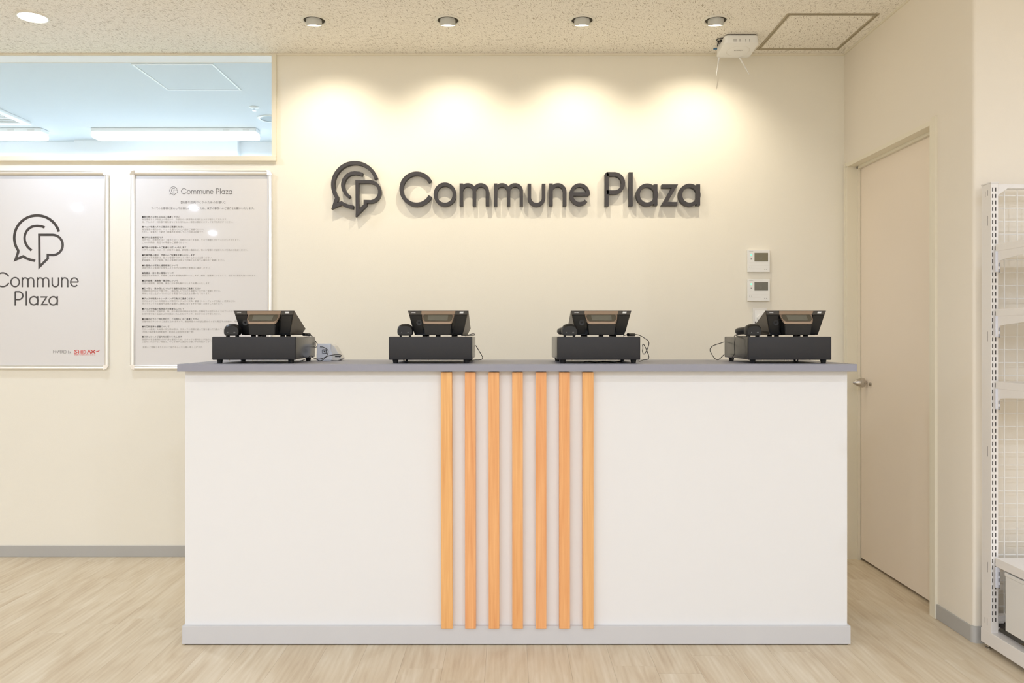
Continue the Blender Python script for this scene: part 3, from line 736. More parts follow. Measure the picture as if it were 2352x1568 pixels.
def make_register(label, loc, rz):
    t = thing('cash_register', label, 'cash register', loc, rz, 'cash registers on the counter')
    W_ = .2255; w = W_/2; zt = .096; zb = .004; tb = .026      # half widths at top w, at bottom front w-tb
    A = (0, zt)
    # outer shell: front top edge, back vertex, bottom
    pts = []
    def v(x_, y_, z_): return (x_, y_, z_)
    bm = new()
    L = [bm.verts.new(p) for p in ((-w, 0, zt), (-w, .165, .030), (-w+.012, .150, .006), (-w+.030, .030, zb+.001), (-w+.019, .0195, .018))]
    R = [bm.verts.new(p) for p in ((w, 0, zt), (w, .165, .030), (w-.012, .150, .006), (w-.030, .030, zb+.001), (w-.019, .0195, .018))]
    bm.faces.new(L); bm.faces.new(R[::-1])
    for i in range(5):
        j = (i+1) % 5; bm.faces.new((L[i], R[i], R[j], L[j]))
    bmesh.ops.recalc_face_normals(bm, faces=bm.faces[:])
    put('housing', bm, M['bronze2'], t, local=True)
    # operator screen on the sloping back
    d = Vector((0, .165, -.066)).normalized(); nrm = Vector((0, .066, .165)).normalized()
    a = Vector((0, .006, zt-.002)); b = a+d*.160
    bm = hexa(new(), [(-w+.004, *(a-nrm*.001)[1:]), (w-.004, *(a-nrm*.001)[1:]), (w-.004, *(b-nrm*.001)[1:]), (-w+.004, *(b-nrm*.001)[1:]),
                      (-w+.004, *(a+nrm*.0015)[1:]), (w-.004, *(a+nrm*.0015)[1:]), (w-.004, *(b+nrm*.0015)[1:]), (-w+.004, *(b+nrm*.0015)[1:])])
    put('touch_screen', bm, M['gloss'], t, local=True)
    def fx_(u, z_):                     # u -1..1 across the face at height z_
        k_ = (zt-z_)/(zt-.018); return u*(w-.019*k_)
    def fy_(z_): return .0195*(zt-z_)/(zt-.018)
    # a slab on the front face between two u values and two heights
    def slab(uL0, uR0, z0, uL1, uR1, z1, out, inn=0, bev=0):
        p = []
        for o_ in (1,):
            yb0, yt0 = fy_(z0), fy_(z1)
            p = [(fx_(uL0, z0), yb0-out, z0), (fx_(uR0, z0), yb0-out, z0), (fx_(uR0, z0), yb0+inn, z0), (fx_(uL0, z0), yb0+inn, z0),
                 (fx_(uL1, z1), yt0-out, z1), (fx_(uR1, z1), yt0-out, z1), (fx_(uR1, z1), yt0+inn, z1), (fx_(uL1, z1), yt0+inn, z1)]
        return hexa(new(), p, bev)
    put('front_face', slab(-.985, .985, .006, -.985, .985, zt-.0005, .0010, .004), M['gloss'], t, local=True)
    put('speaker_column', slab(-.98, -.60, .010, -.98, -.585, .080, .0045, 0, .0012), M['black'], t, local=True)
    put('printer_column', slab(.58, .98, .010, .60, .98, .080, .0045, 0, .0012), M['black'], t, local=True)
    m = put('name_badge', slab(-.985, -.575, .0815, -.99, -.56, zt-.0012, .0050, 0, .0008), M['bronze2'], t, local=True, label='dark badge plate with small white lettering')
    m.data.materials[0] = mat_badge
    m2 = put('sensor_plate', slab(.555, .985, .0815, .58, .99, zt-.0012, .0050, 0, .0008), mat_badge, t, local=True)
    put('sticker', slab(.72, .845, .0862, .72, .845, .0925, .0056), M['whiteprint'], t, local=True, label='small white square sticker')
    put('top_band', slab(-.572, .552, .0815, -.556, .577, zt-.0012, .0052, 0, .0008), M['bronze'], t, local=True)
    # lettering
    tb_ = text_mesh('CASHIER', .0072, (0, 0), 0, offset=.00015)
    xs_ = [v_.co.x for v_ in tb_.verts]; s_ = .0165/(max(xs_)-min(xs_))
    tb_.transform(Matrix.Translation((-w+.0125, -.0040+.0004, .0873)) @ Matrix.Diagonal((s_, 1, .82, 1)))
    put('lettering', tb_, M['whiteprint'], m, local=True, label='white word CASHIER')
    # round speaker on the left column
    bm = new(); 
    lathe(bm, [(.0095, 0), (.0105, .0008), (.0085, .0008), (.0035, .0003), (.0035, 0)], 28)
    bm.transform(Matrix.Translation((-.0715, .0095-.0047, .052)) @ Matrix.Rotation(math.pi/2, 4, 'X'))
    put('speaker', bm, M['black'], t, local=True, smooth=True)
    # customer display: tilted tray with a screen, on a black box
    yo = -.030                                              # lip stands this far out
    zl1, zl0 = .0545, .0455                                 # lip heights
    def rr(hw, hy, r, n=5):                                 # rounded plan outline pieces
        return None
    # tray as loft between top outline (wide) and lip outline
    def outline(hw, z_, y_, r):
        pts = []
        for cx_, sx_, a0 in ((-hw+r, -1, 180), (hw-r, 1, 270)):
            pass
        return pts
    bm = hexa(new(), [(-.0475, yo, zl1), (.0475, yo, zl1), (.060, .0045, .0815), (-.060, .0045, .0815),
                      (-.0475, yo+.0005, zl1+.0006), (.0475, yo+.0005, zl1+.0006), (.060, .0045, .0822), (-.060, .0045, .0822)])
    # polygonal tray plate with clipped lower corners
    bm.free(); bm = new()
    lip = [(-.060, 0, .0815), (-.0565, -.020, .0635), (-.0535, -.0265, .0575), (-.0475, yo, zl1), (.0475, yo, zl1), (.0535, -.0265, .0575), (.0565, -.020, .0635), (.060, 0, .0815)]
    top = [bm.verts.new(p) for p in lip]
    low = [bm.verts.new((p[0]*.985, p[1]+.0005, p[2]-.0085)) for p in lip]
    bm.faces.new(top[::-1])
    for i in range(7): bm.faces.new((top[i], low[i], low[i+1], top[i+1]))
    bm.faces.new((top[7], low[7], low[0], top[0])); bm.faces.new(low)
    bmesh.ops.recalc_face_normals(bm, faces=bm.faces[:])
    put('display_tray', bm, M['bronze'], t, local=True)
    # plane of the tray: through (y=0,z=.0815) and (y=yo,z=zl1)
    sl = Vector((0, yo, zl1-.0815)); ln = sl.length; sl.normalize(); nn = Vector((0, -sl.z, sl.y)).normalized()
    if nn.z < 0: nn = -nn
    def pp(u, s_, h_): 
        c_ = Vector((0, 0, .0815))+sl*s_+nn*h_; return (u, c_.y, c_.z)
    def plate(pl, h0_, h1_):
        bm = new(); a_ = [bm.verts.new(pp(u, s_, h1_)) for u, s_ in pl]; b_ = [bm.verts.new(pp(u, s_, h0_)) for u, s_ in pl]
        bm.faces.new(a_); bm.faces.new(b_[::-1])
        for i in range(len(pl)): j = (i+1) % len(pl); bm.faces.new((a_[i], b_[i], b_[j], a_[j]))
        bmesh.ops.recalc_face_normals(bm, faces=bm.faces[:]); return bm
    dm = put('customer_display', plate([(-.0505, .002), (.0505, .002), (.0555, .007), (.0520, .030), (.0445, ln-.0025), (-.0445, ln-.0025), (-.0520, .030), (-.0555, .007)], 0, .0012), mat_dispframe, t, local=True)
    put('display_screen', plate([(-.0375, .0055), (.0375, .0055), (.0365, ln-.006), (-.0365, ln-.006)], .0012, .0018), M['lcd'], dm, local=True)
    # black box under the tray
    bm = hexa(new(), [(-.0465, -.0235, .006), (.0465, -.0235, .006), (.0465, .02, .006), (-.0465, .02, .006),
                      (-.0500, -.0275, zl0+.0005), (.0500, -.0275, zl0+.0005), (.0500, .02, zl0+.018), (-.0500, .02, zl0+.018)], bev=.002)
    put('display_base', bm, M['black'], t, local=True)
    bm = new()
    for xx, yy in ((-.055, .05), (.055, .05), (0, .0), (-.055, .13), (.055, .13)): cyl(bm, (xx, yy, 0), (xx, yy, .008), .009, n=16)
    put('foot', bm, M['rubber'], t, local=True)
    return t
mat_badge = mat('badge_grey', srgb(74, 70, 66), .35)
mat_dispframe = mat('display_bezel', srgb(84, 78, 66), .22)
def make_scanner(label, loc, rz):
    t = thing('barcode_scanner', label, 'scanner', loc, rz, 'barcode scanners lying on the cash drawers')
    # head: rounded helmet with its wide window facing the front
    bm = new(); secs = [(0, .0262, .0385, .0035), (.006, .0285, .0450, .003), (.018, .0295, .0475, .003), (.034, .0280, .0455, .004), (.050, .0225, .0390, .008), (.062, .0160, .0320, .011)]
    rings = []
    for y_, hw, zt_, zb_ in secs:
        ring = []; n = 28; zc = (zt_+zb_)/2; hh = (zt_-zb_)/2
        for i in range(n):
            a = 2*math.pi*i/n; c_, s_ = math.cos(a), math.sin(a); e_ = .80 if s_ > 0 else .42; zc = zb_+(zt_-zb_)*.42; hh = (zt_-zc) if s_ > 0 else (zc-zb_)
            ring.append(bm.verts.new((hw*math.copysign(abs(c_)**e_, c_), y_, zc+hh*math.copysign(abs(s_)**(.92 if s_ > 0 else .5), s_))))
        rings.append(ring)
    for u, v_ in zip(rings, rings[1:]):
        for i in range(28): bm.faces.new((u[i], u[(i+1) % 28], v_[(i+1) % 28], v_[i]))
    bm.faces.new(rings[0]); bm.faces.new(rings[-1][::-1]); bmesh.ops.recalc_face_normals(bm, faces=bm.faces[:])
    put('scanner_head', bm, M['black'], t, local=True, smooth=True)
    bm = new(); prism(bm, [(-.0235, .0085), (.0235, .0085), (.0215, .0035), (-.0215, .0035)], -.0015, .004, 'y', bev=.0008)
    put('scan_window', bm, M['gloss'], t, local=True)
    bm = new()
    for xx in (-.012, .010, .014): cyl(bm, (xx, -.0012, .0155), (xx, 0, .0155), .0006, n=8)
    put('indicator', bm, M['whiteprint'], t, local=True)
    # handle going back and down to the side
    bm = new(); secs = [(Vector((0, .050, .022)), .0165, .015), (Vector((-.011, .068, .022)), .0150, .014), (Vector((-.018, .088, .021)), .0145, .0135), (Vector((-.022, .106, .020)), .0140, .013), (Vector((-.023, .114, .019)), .010, .009)]
    rings = []
    for p, rx, rz_ in secs:
        rings.append([bm.verts.new((p.x+rx*math.cos(2*math.pi*i/20), p.y, p.z+rz_*math.sin(2*math.pi*i/20))) for i in range(20)])
    for u, v_ in zip(rings, rings[1:]):
        for i in range(20): bm.faces.new((u[i], u[(i+1) % 20], v_[(i+1) % 20], v_[i]))
    bm.faces.new(rings[0]); bm.faces.new(rings[-1][::-1]); bmesh.ops.recalc_face_normals(bm, faces=bm.faces[:])
    put('handle', bm, M['black'], t, local=True, smooth=True)
    put('foot', join([BX(-.020, -.014, .004, .03, 0, .007), BX(.014, .020, .004, .03, 0, .007)]), M['rubber'], t, local=True)
    return t

yd = 2.945
places = ['leftmost', 'second from the left', 'third from the left', 'rightmost']
dr = [(583, .026), (988.5, 0), (1375.5, .012), (1814.5, 0)]
dlab = ['black cash drawer with the white card reader beside it, leftmost of the four',
        'black cash drawer with one thin cable looping down its right side, second from the left',
        'black cash drawer with an empty stretch of wall on both sides, third from the left',
        'black cash drawer at the right end of the counter with cables on its left side']
rg = [606.5, 1006.5, 1380.5, 1827.5]
rlab = ['black and bronze cash register in front of the notice poster, leftmost on the counter',
        'black and bronze cash register below the letter C of the wall sign',
        'black and bronze cash register below the letters P and l of the wall sign',
        'black and bronze cash register in front of the wall switch, nearest the door']
sc_ = [(531, 2.951, .03), (930, 2.951, .03), (1309, 2.951, .05), (1733, 2.951, .06)]
slab_ = ['black barcode scanner on the leftmost cash drawer, in front of the notice poster',
         'black barcode scanner on the second cash drawer from the left',
         'black barcode scanner on the third cash drawer from the left',
         'black barcode scanner on the rightmost cash drawer with its handle and cables showing']
proto = None
for i, (pc, rz) in enumerate(dr):
    loc = (X(pc, yd), yd, zt1)
    if i == 0: proto = make_drawer(dlab[0], loc, rz)
    else: copy_tree(proto, loc, rz, dlab[i])
dtop = zt1+.0985
for i, pc in enumerate(rg):
    loc = (X(pc, 2.995), 2.995, dtop)
    if i == 0: proto = make_register(rlab[0], loc, 0)
    else: copy_tree(proto, loc, 0, rlab[i])
for i, (pc, yy, rz) in enumerate(sc_):
    loc = (X(pc, yy), yy, dtop)
    if i == 0: proto = make_scanner(slab_[0], loc, rz)
    else: copy_tree(proto, loc, rz, slab_[i])

# ------------------------------------------------------------------ cables and card reader
def cable(pts, label, r=.0016, m='cable', ferrite=None):
    bm = tube(new(), pts, r)
    if ferrite:
        root = thing('cable', label, 'cable', pts[0])
        put('cord', bm, M[m], root, smooth=True)
        a, b = ferrite
        put('ferrite_core', cyl(new(), a, b, .0062, n=18), M['black'], root, smooth=True)
        return root
    o = put('cable', bm, M[m], smooth=True); origin(o); tag(o, label, 'cable'); return o
ct = zt1+.0022
def Q(px, py, y): return P(px, py, y)
# left register
cable([Q(672, 769, 3.05), Q(688, 767.5, 3.10), Q(697, 767, 3.12), Q(708, 767.5, 3.14), Q(716, 771, 3.24), Q(722, 781, 3.30), Q(727, 786, 3.31), Q(730, 792, 3.32)],
      'thin black cable with a small block falling from the leftmost register to the card reader', ferrite=(Q(697, 767.6, 3.12), Q(711, 768.6, 3.16)))
cable([Q(711, 768.5, 3.16), Q(720, 775, 3.28), Q(724, 783, 3.30), Q(724.5, 794, 3.31)], 'black cable dropping behind the leftmost cash drawer', r=.0014)
cable([Q(718, 799.5, 3.30), Q(728, 796.5, 3.30), Q(742, 797, 3.25), Q(752, 803, 3.22), Q(753.5, 809, 3.20), Q(749, 819, 3.18), Q(741, 826.5, 3.17), Q(733, 828.2, 3.165), Q(727, 824.5, 3.17), Q(718, 821, 3.19)],
      'black cable looping across the front of the white card reader', r=.0015)
c3 = P(690, 829, 3.16); c3.z = ct
cable([c3, Q(697, 826.5, 3.12), Q(708, 820.5, 3.11), Q(715, 817, 3.12), Q(722, 822.5, 3.16), Q(736, 824, 3.17), Q(755, 817, 3.18), Q(770, 814.5, 3.20), Q(782, 814.8, 3.22), Q(783.5, 817, 3.24), Q(780, 820, 3.26)],
      'black cable running along the counter and up over the card reader', r=.0015)
# card reader
cy0 = 3.27; crx0, crx1 = X(727, cy0), X(767, cy0)
t = thing('card_reader', 'white card reader with a black square mark beside the leftmost cash drawer', 'card reader', ((crx0+crx1)/2, cy0, zt1))
zr1 = Z(789, cy0)
bm = hexa(new(), [(crx0, cy0-.004, zt1), (X(762, cy0), cy0-.004, zt1), (X(762, cy0), cy0+.055, zt1), (crx0, cy0+.055, zt1),
                  (crx0, cy0+.006, zr1), (X(760.5, cy0), cy0+.006, zr1), (X(760.5, cy0), cy0+.020, zr1), (crx0, cy0+.020, zr1)], bev=.003)
put('reader_body', bm, M['terminal'], t, smooth=True)
bm = hexa(new(), [(X(760, cy0), cy0+.002, zt1+.001), (X(783, cy0), cy0+.004, zt1+.001), (X(783, cy0), cy0+.06, zt1+.001), (X(760, cy0), cy0+.06, zt1+.001),
                  (X(759, cy0), cy0+.007, Z(790, cy0)), (X(764, cy0), cy0+.007, Z(794, cy0)), (X(764, cy0), cy0+.06, Z(794, cy0)), (X(759, cy0), cy0+.06, Z(790, cy0))], bev=.001)
bm.free()
prof = [(X(759.5, cy0), zt1+.001), (X(776, cy0), zt1+.0005), (X(782.5, cy0), zt1+.006), (X(783.2, cy0), zt1+.011), (X(767, cy0), Z(794.5, cy0)), (X(759.5, cy0), Z(790, cy0))]
put('reader_side', prism(new(), prof, cy0+.004, cy0+.075, 'y', bev=.0015), M['white2'], t)
put('card_slot', BX(X(769, cy0), X(781, cy0), cy0+.0025, cy0+.006, Z(819.5, cy0), Z(817.6, cy0)), M['black'], t)
fm = lambda p: (X(p[0], cy0-.001), Z(p[1], cy0-.001))
ym = cy0-.0012
bm = new(); ribbon(bm, [fm(p) for p in ((741.0, 802.9), (749.2, 802.9), (749.2, 811.4), (741.0, 811.4))], .0019, ym, ym+.006, True)
put('logo_mark', bm, M['ink'], t, label='black square outline mark')
put('logo_mark', BX(fm((743.6, 0))[0], fm((746.6, 0))[0], ym, ym+.006, fm((0, 808.7))[1], fm((0, 805.6))[1]), M['ink'], t, label='small black square inside the outline')
# second register
cable([Q(1060, 770.5, 3.10), Q(1073, 769.6, 3.14), Q(1085, 766.6, 3.16), Q(1090, 767.2, 3.16), Q(1089, 769.6, 3.15), Q(1078, 770.3, 3.12), Q(1068, 770.8, 3.08)], 'short black cable loop on the second cash drawer from the left', r=.0014)
cc = P(1075, 828, 3.12); cc.z = ct
cable([Q(1092.6, 793, 3.27), Q(1100, 805, 3.27), Q(1106, 815, 3.26), Q(1108.5, 821, 3.25), Q(1106.5, 824.6, 3.24), Q(1100, 826.2, 3.22), Q(1090, 826.5, 3.19), cc], 'thin black cable beside the right end of the second cash drawer', r=.0015)
# third register
cable([Q(1432, 771, 3.05), Q(1440, 768.5, 3.08), Q(1447, 768.4, 3.10), Q(1456, 767.6, 3.12), Q(1468, 769.5, 3.16), Q(1480, 776, 3.22), Q(1489, 783, 3.26), Q(1490.5, 790, 3.27), Q(1488, 798, 3.27), Q(1484, 807, 3.27), Q(1480, 812.5, 3.27), Q(1477, 811.5, 3.275), Q(1475.8, 806, 3.28), Q(1476.5, 799, 3.28), Q(1476, 792, 3.28), Q(1478.5, 791, 3.28), Q(1484, 801, 3.28), Q(1488, 811, 3.27), Q(1490.5, 820, 3.26), Q(1488, 824.5, 3.24), Q(1478, 826, 3.22), Q(1470, 829.3, 3.13), Q(1465, 828.2, 3.13)],
      'black looping cable with a thick core at the right of the third cash drawer', r=.0015, ferrite=(Q(1442.5, 768.4, 3.08), Q(1456.5, 768.6, 3.12)))
bm = tube(new(), [Vector((X(1340+a*11, 3.05), 3.02+.05*math.sin(a*1.9), ct+.001+.001*(a % 2))) for a in range(9)], .0018)
o = put('cable', bm, M['cable'], smooth=True); origin(o); tag(o, 'flat coil of black cable under the third cash drawer', 'cable')
# fourth register
cable([Q(1663, 785, 3.27), Q(1655, 788, 3.26), Q(1645, 791, 3.26), Q(1636, 795, 3.25), Q(1631, 802, 3.24), Q(1633, 810, 3.23), Q(1641, 822, 3.20), Q(1648, 826, 3.18), Q(1655, 822, 3.20), Q(1663, 814, 3.24)],
      'black cable looping out to the left of the rightmost cash drawer', r=.0015)
cable([Q(1704, 764, 3.11), Q(1696, 766, 3.12), Q(1690, 769.3, 3.12), Q(1686.5, 772, 3.09), Q(1688.5, 777, 3.04), Q(1687, 788, 3.04), Q(1687, 800, 3.03), Q(1687.5, 811, 3.03), Q(1683, 819, 3.03), Q(1682, 824, 3.05), Q(1682.5, 829.5, 3.07)],
      'thin black cable hanging from the scanner down the side of the rightmost cash drawer', r=.0014)
cable([Q(1706, 766, 3.10), Q(1698, 768, 3.10), Q(1691, 770.5, 3.09), Q(1697, 772.2, 3.05), Q(1716, 772.3, 3.03)], 'short black cable lying on the left end of the rightmost cash drawer', r=.0016)

# ------------------------------------------------------------------ wall controls
def control(pxa, pxb, pya, pyb, label, scr):
    yq = D-.020; x0, x1, z1, z0 = X(pxa, yq), X(pxb, yq), Z(pya, yq), Z(pyb, yq)
    w_, h_ = x1-x0, z1-z0
    t = thing('thermostat', label, 'thermostat', ((x0+x1)/2, D, z0))
    put('back_plate', BX(x0+.003, x1-.001, D-.006, D, z0+.002, z1+.001, bev=.001), M['white2'], t)
    put('control_body', BX(x0, x1, D-.0185, D-.006, z0, z1, bev=.0015), M['white'], t)
    fx2 = lambda u: x0+w_*u; fz = lambda v_: z1-h_*v_
    s = put('screen', BX(fx2(.30), fx2(.915), D-.0190, D-.018, fz(.52), fz(.13)), scr, t)
    tm = text_mesh('21', .016, (fx2(.52), fz(.42)), D-.0192, sx=.85)
    put('screen_digits', tm, M['ink3'], s, label='faint digits 21')
    put('run_light', cyl(new(), (fx2(.16), D-.0192, fz(.225)), (fx2(.16), D-.018, fz(.225)), .0045), M['green'], t, label='glowing green light')
    bm = new()
    box(bm, fx2(.13), fx2(.20), D-.0188, D-.018, fz(.435), fz(.375))
    box(bm, fx2(.07), fx2(.10), D-.0188, D-.018, fz(.785), fz(.765)); box(bm, fx2(.16), fx2(.19), D-.0188, D-.018, fz(.785), fz(.765))
    box(bm, fx2(.745), fx2(.79), D-.0188, D-.018, fz(.885), fz(.865)); box(bm, fx2(.83), fx2(.87), D-.0188, D-.018, fz(.885), fz(.865))
    box(bm, fx2(.06), fx2(.24), D-.0188, D-.018, fz(.065), fz(.055))
    put('button_marks', bm, M['ink3'], t)
    for v_, u1 in ((.56, .98), (.70, .98), (.84, .62)):
        put('groove', BX(fx2(.05), fx2(u1-.03), D-.0188, D-.018, fz(v_+.006), fz(v_)), M['white2'], t)
control(1717.8, 1768.6, 573.8, 624.6, 'white wall thermostat with green light and olive screen, the upper of two', M['lcd2'])
control(1717.8, 1768.6, 641.0, 691.2, 'white wall thermostat with green light and grey screen, the lower of two', M['lcd3'])
yq = D-.008; x0, x1, z1 = X(1729.5, yq), X(1758, yq), Z(707, yq)
t = thing('wall_switch', 'white wall switch plate with a round dial, half hidden by the rightmost register', 'switch', ((x0+x1)/2, D, z1-.12))
put('switch_plate', BX(x0, x1+.01, D-.008, D, z1-.12, z1, bev=.002), M['white2'], t)
put('inner_plate', BX(x0+.009, x1+.001, D-.010, D-.008, z1-.11, z1-.014, bev=.001), M['white'], t)
put('dial', cyl(new(), (X(1744, yq), D-.024, Z(729, yq)), (X(1744, yq), D-.010, Z(729, yq)), .0125, .014, 32), M['white'], t, smooth=True)
put('indicator_slot', BX(X(1733.5, yq), X(1735, yq), D-.011, D-.010, Z(743, yq), Z(738, yq)), M['ink'], t)

# ------------------------------------------------------------------ ceiling spots over the counter
def spot(x_, y_, label):
    t = thing('spotlight', label, 'ceiling light', (x_, y_, CEIL-.01), group='recessed spotlights over the counter')
    put('trim_ring', lathe(new(), [(.0475, .001), (.0475, -.003), (.052, -.0055), (.059, -.004), (.0605, .0)], 48, (x_, y_, CEIL)), M['ring'], t, smooth=True)
    put('recess', lathe(new(), [(.0475, -.0015), (0, -.0012)], 40, (x_, y_, CEIL)), M['dark'], t)
    # tilted tube lamp looking at the wall
    bm = new(); lathe(bm, [(.035, .012), (.035, -.019), (.0335, -.021), (.0315, -.020), (.031, -.010), (0, -.010)], 40)
    mt = Matrix.Translation((x_-.001, y_-.002, CEIL-.004)) @ Matrix.Rotation(math.radians(15), 4, 'X')
    # keep the part above the ceiling out
    bm.transform(mt)
    bmesh.ops.bisect_plane(bm, geom=bm.verts[:]+bm.edges[:]+bm.faces[:], plane_co=(0, 0, CEIL-.0018), plane_no=(0, 0, 1), clear_outer=True)
    put('lamp_tube', bm, M['tube_grey'], t, smooth=True)
    bm = new(); lathe(bm, [(.0308, -.0185), (0, -.0185)], 32); bm.transform(mt)
    put('bulb', bm, M['lamp_on'], t)
names = ['nearest the high opening', 'above the letters o and m', 'above the gap between the two words', 'nearest the white wifi unit']
for (x_, y_), nme in zip(SPOTS, ['recessed white tube spotlight nearest the high opening', 'recessed white tube spotlight, second from the opening',
                                 'recessed white tube spotlight, second from the wifi router', 'recessed white tube spotlight nearest the wifi router']):
    spot(x_, y_, nme)
def down(x_, y_, label):
    t = thing('downlight', label, 'ceiling light', (x_, y_, CEIL-.008))
    put('trim_ring', lathe(new(), [(.058, -.001), (.060, -.006), (.066, -.005), (.0675, 0)], 48, (x_, y_, CEIL)), M['ring'], t, smooth=True)
    put('diffuser', lathe(new(), [(.0595, -.004), (0, -.0045)], 40, (x_, y_, CEIL)), M['lamp_soft'], t)
down(DOWNLIGHTS[0][0], DOWNLIGHTS[0][1], 'glowing flush round downlight at the top left of the photo')

# ------------------------------------------------------------------ ceiling access hatch with its metal frame
t = thing('ceiling_hatch', 'square ceiling access hatch with a beige metal frame beside the right wall', 'hatch', ((hxa+hxb)/2, (hy0+hy1)/2, CEIL-.002))
w = .018
bm = new()
box(bm, hxa, hxb, hy1, hy1+w, CEIL-.003, CEIL, bev=.0008); box(bm, hxa, hxb, hy0-w, hy0, CEIL-.003, CEIL, bev=.0008)
box(bm, hxa, hxa+w, hy1+w, hy0-w, CEIL-.003, CEIL, bev=.0008); box(bm, hxb-w, hxb, hy1+w, hy0-w, CEIL-.003, CEIL, bev=.0008)
put('hatch_frame', bm, M['panelframe'], t)
bm = new(); e2 = .0012; q0, q1, q2, q3 = hxa+w/2, hxb-w/2, hy1+w/2, hy0-w/2
box(bm, q0, q1, q2, q2+e2, CEIL-.0034, CEIL-.0031); box(bm, q0, q0+e2, q2+e2, q3, CEIL-.0034, CEIL-.0031); box(bm, q1, q1+e2, q2+e2, q3, CEIL-.0034, CEIL-.0031)
put('joint_line', bm, M['dark'], t)
put('hatch_board', BX(hxa+w, hxb-w, hy1+w, hy0-w, CEIL-.001, CEIL+.001), M['ceiling'], t)

# ------------------------------------------------------------------ wifi router on the ceiling
rx0, rx1 = 1.015, 1.180; ry0, ry1 = 3.80, 3.96
t = thing('wifi_router', 'white wifi router fixed flat to the ceiling with two thin antennas hanging down', 'router', ((rx0+rx1)/2, (ry0+ry1)/2, CEIL-.05))
zn1, zn0, zf0 = CEIL-.006, Z(98, ry0), Z(132.5, ry1)
bm = hexa(new(), [(rx0, ry0, zn0), (rx1, ry0, zn0), (rx1, ry1, zf0), (rx0, ry1, zf0), (rx0+.004, ry0+.003, zn1), (rx1-.004, ry0+.003, zn1), (rx1-.004, ry1, zn1), (rx0+.004, ry1, zn1)])
ve = [e_ for e_ in bm.edges if abs(e_.verts[0].co.x-e_.verts[1].co.x) < .006 and abs(e_.verts[0].co.y-e_.verts[1].co.y) < .006]
bmesh.ops.bevel(bm, geom=ve, offset=.016, segments=5, affect='EDGES', profile=.5)
es = [e_ for e_ in bm.edges if (e_.verts[0].co.z < CEIL-.02 and e_.verts[1].co.z < CEIL-.02)]
bmesh.ops.bevel(bm, geom=es, offset=.003, segments=3, affect='EDGES', profile=.5)
put('router_case', bm, M['white'], t, smooth=True)
put('mount_plate', BX(rx0+.012, rx1-.014, ry0+.006, ry1-.02, CEIL-.006, CEIL), M['slot'], t)
for px_ in (1686, 1690.5, 1699.6, 1713, 1722):
    xx = X(px_, ry0); put('light_slot', BX(xx-.0008, xx+.0008, ry0-.0006, ry0+.003, Z(95.3, ry0), Z(89.2, ry0)), M['ink2'], t)
zmid = (zn0+zf0)/2; sl_ = math.atan2(zf0-zn0, ry1-ry0)
mt = Matrix.Translation(((rx0+rx1)/2+.006, (ry0+ry1)/2+.008, zmid-.0008)) @ Matrix.Rotation(sl_, 4, 'X')
bm = lathe(new(), [(.052, 0), (.0535, -.0008), (.055, 0)], 48); bm.transform(mt); put('ring_groove', bm, M['white2'], t, smooth=True)
bm = text_mesh('BUFFALO', .010, (0, 0), 0, 'CENTER', offset=.0002)
bm.transform(mt @ Matrix.Translation((0, -.004, -.0012)) @ Matrix.Rotation(math.radians(90), 4, 'X') @ Matrix.Rotation(0, 4, 'Z'))
put('lettering', bm, M['ink3'], t, label='small grey maker name')
for a_, b_ in (((1651.5, 132), (1645, 174)), ((1698.5, 132), (1720.5, 170))):
    p0 = P(*a_, ry1-.006); p1_ = P(*b_, ry1+.012)
    put('antenna', cyl(new(), p0, p1_, .0040, .0018, 12), M['white'], t, smooth=True)
def RQ(px, py, drop=.004):               # point just under the ceiling
    return P(px, py, F*(CEIL-H-drop)/(CY-py))
cable([RQ(1665, 89.0), RQ(1655, 88.5), RQ(1648, 90.0), RQ(1646.5, 93.0), RQ(1651, 95.5), RQ(1663, 96.0)], 'black cable loop at the left side of the wifi router', r=.0020)
cable([RQ(1654, 93.2, .010), RQ(1662, 94.5, .010)], 'thick black plug at the left side of the wifi router', r=.0052)
cable([RQ(1650.5, 97, .008), RQ(1649, 101, .008), RQ(1647.5, 106, .008)], 'short black plug lead below the black loop beside the wifi router', r=.0026)
cable([RQ(1655, 97, .010), RQ(1653, 103, .012), RQ(1651, 110, .014), RQ(1648.5, 117, .016)], 'dark cable hugging the left edge of the wifi router', r=.0024)
cable([RQ(1638.5, 113), RQ(1643, 112.5), RQ(1650, 111.5)], 'blue network plug lead at the left of the wifi router', r=.0036, m='blue')
cable([RQ(1660, 98, .012), RQ(1656.5, 103, .014), RQ(1654, 108, .016)], 'thin brown wire beside the wifi router', r=.0014, m='redcable')

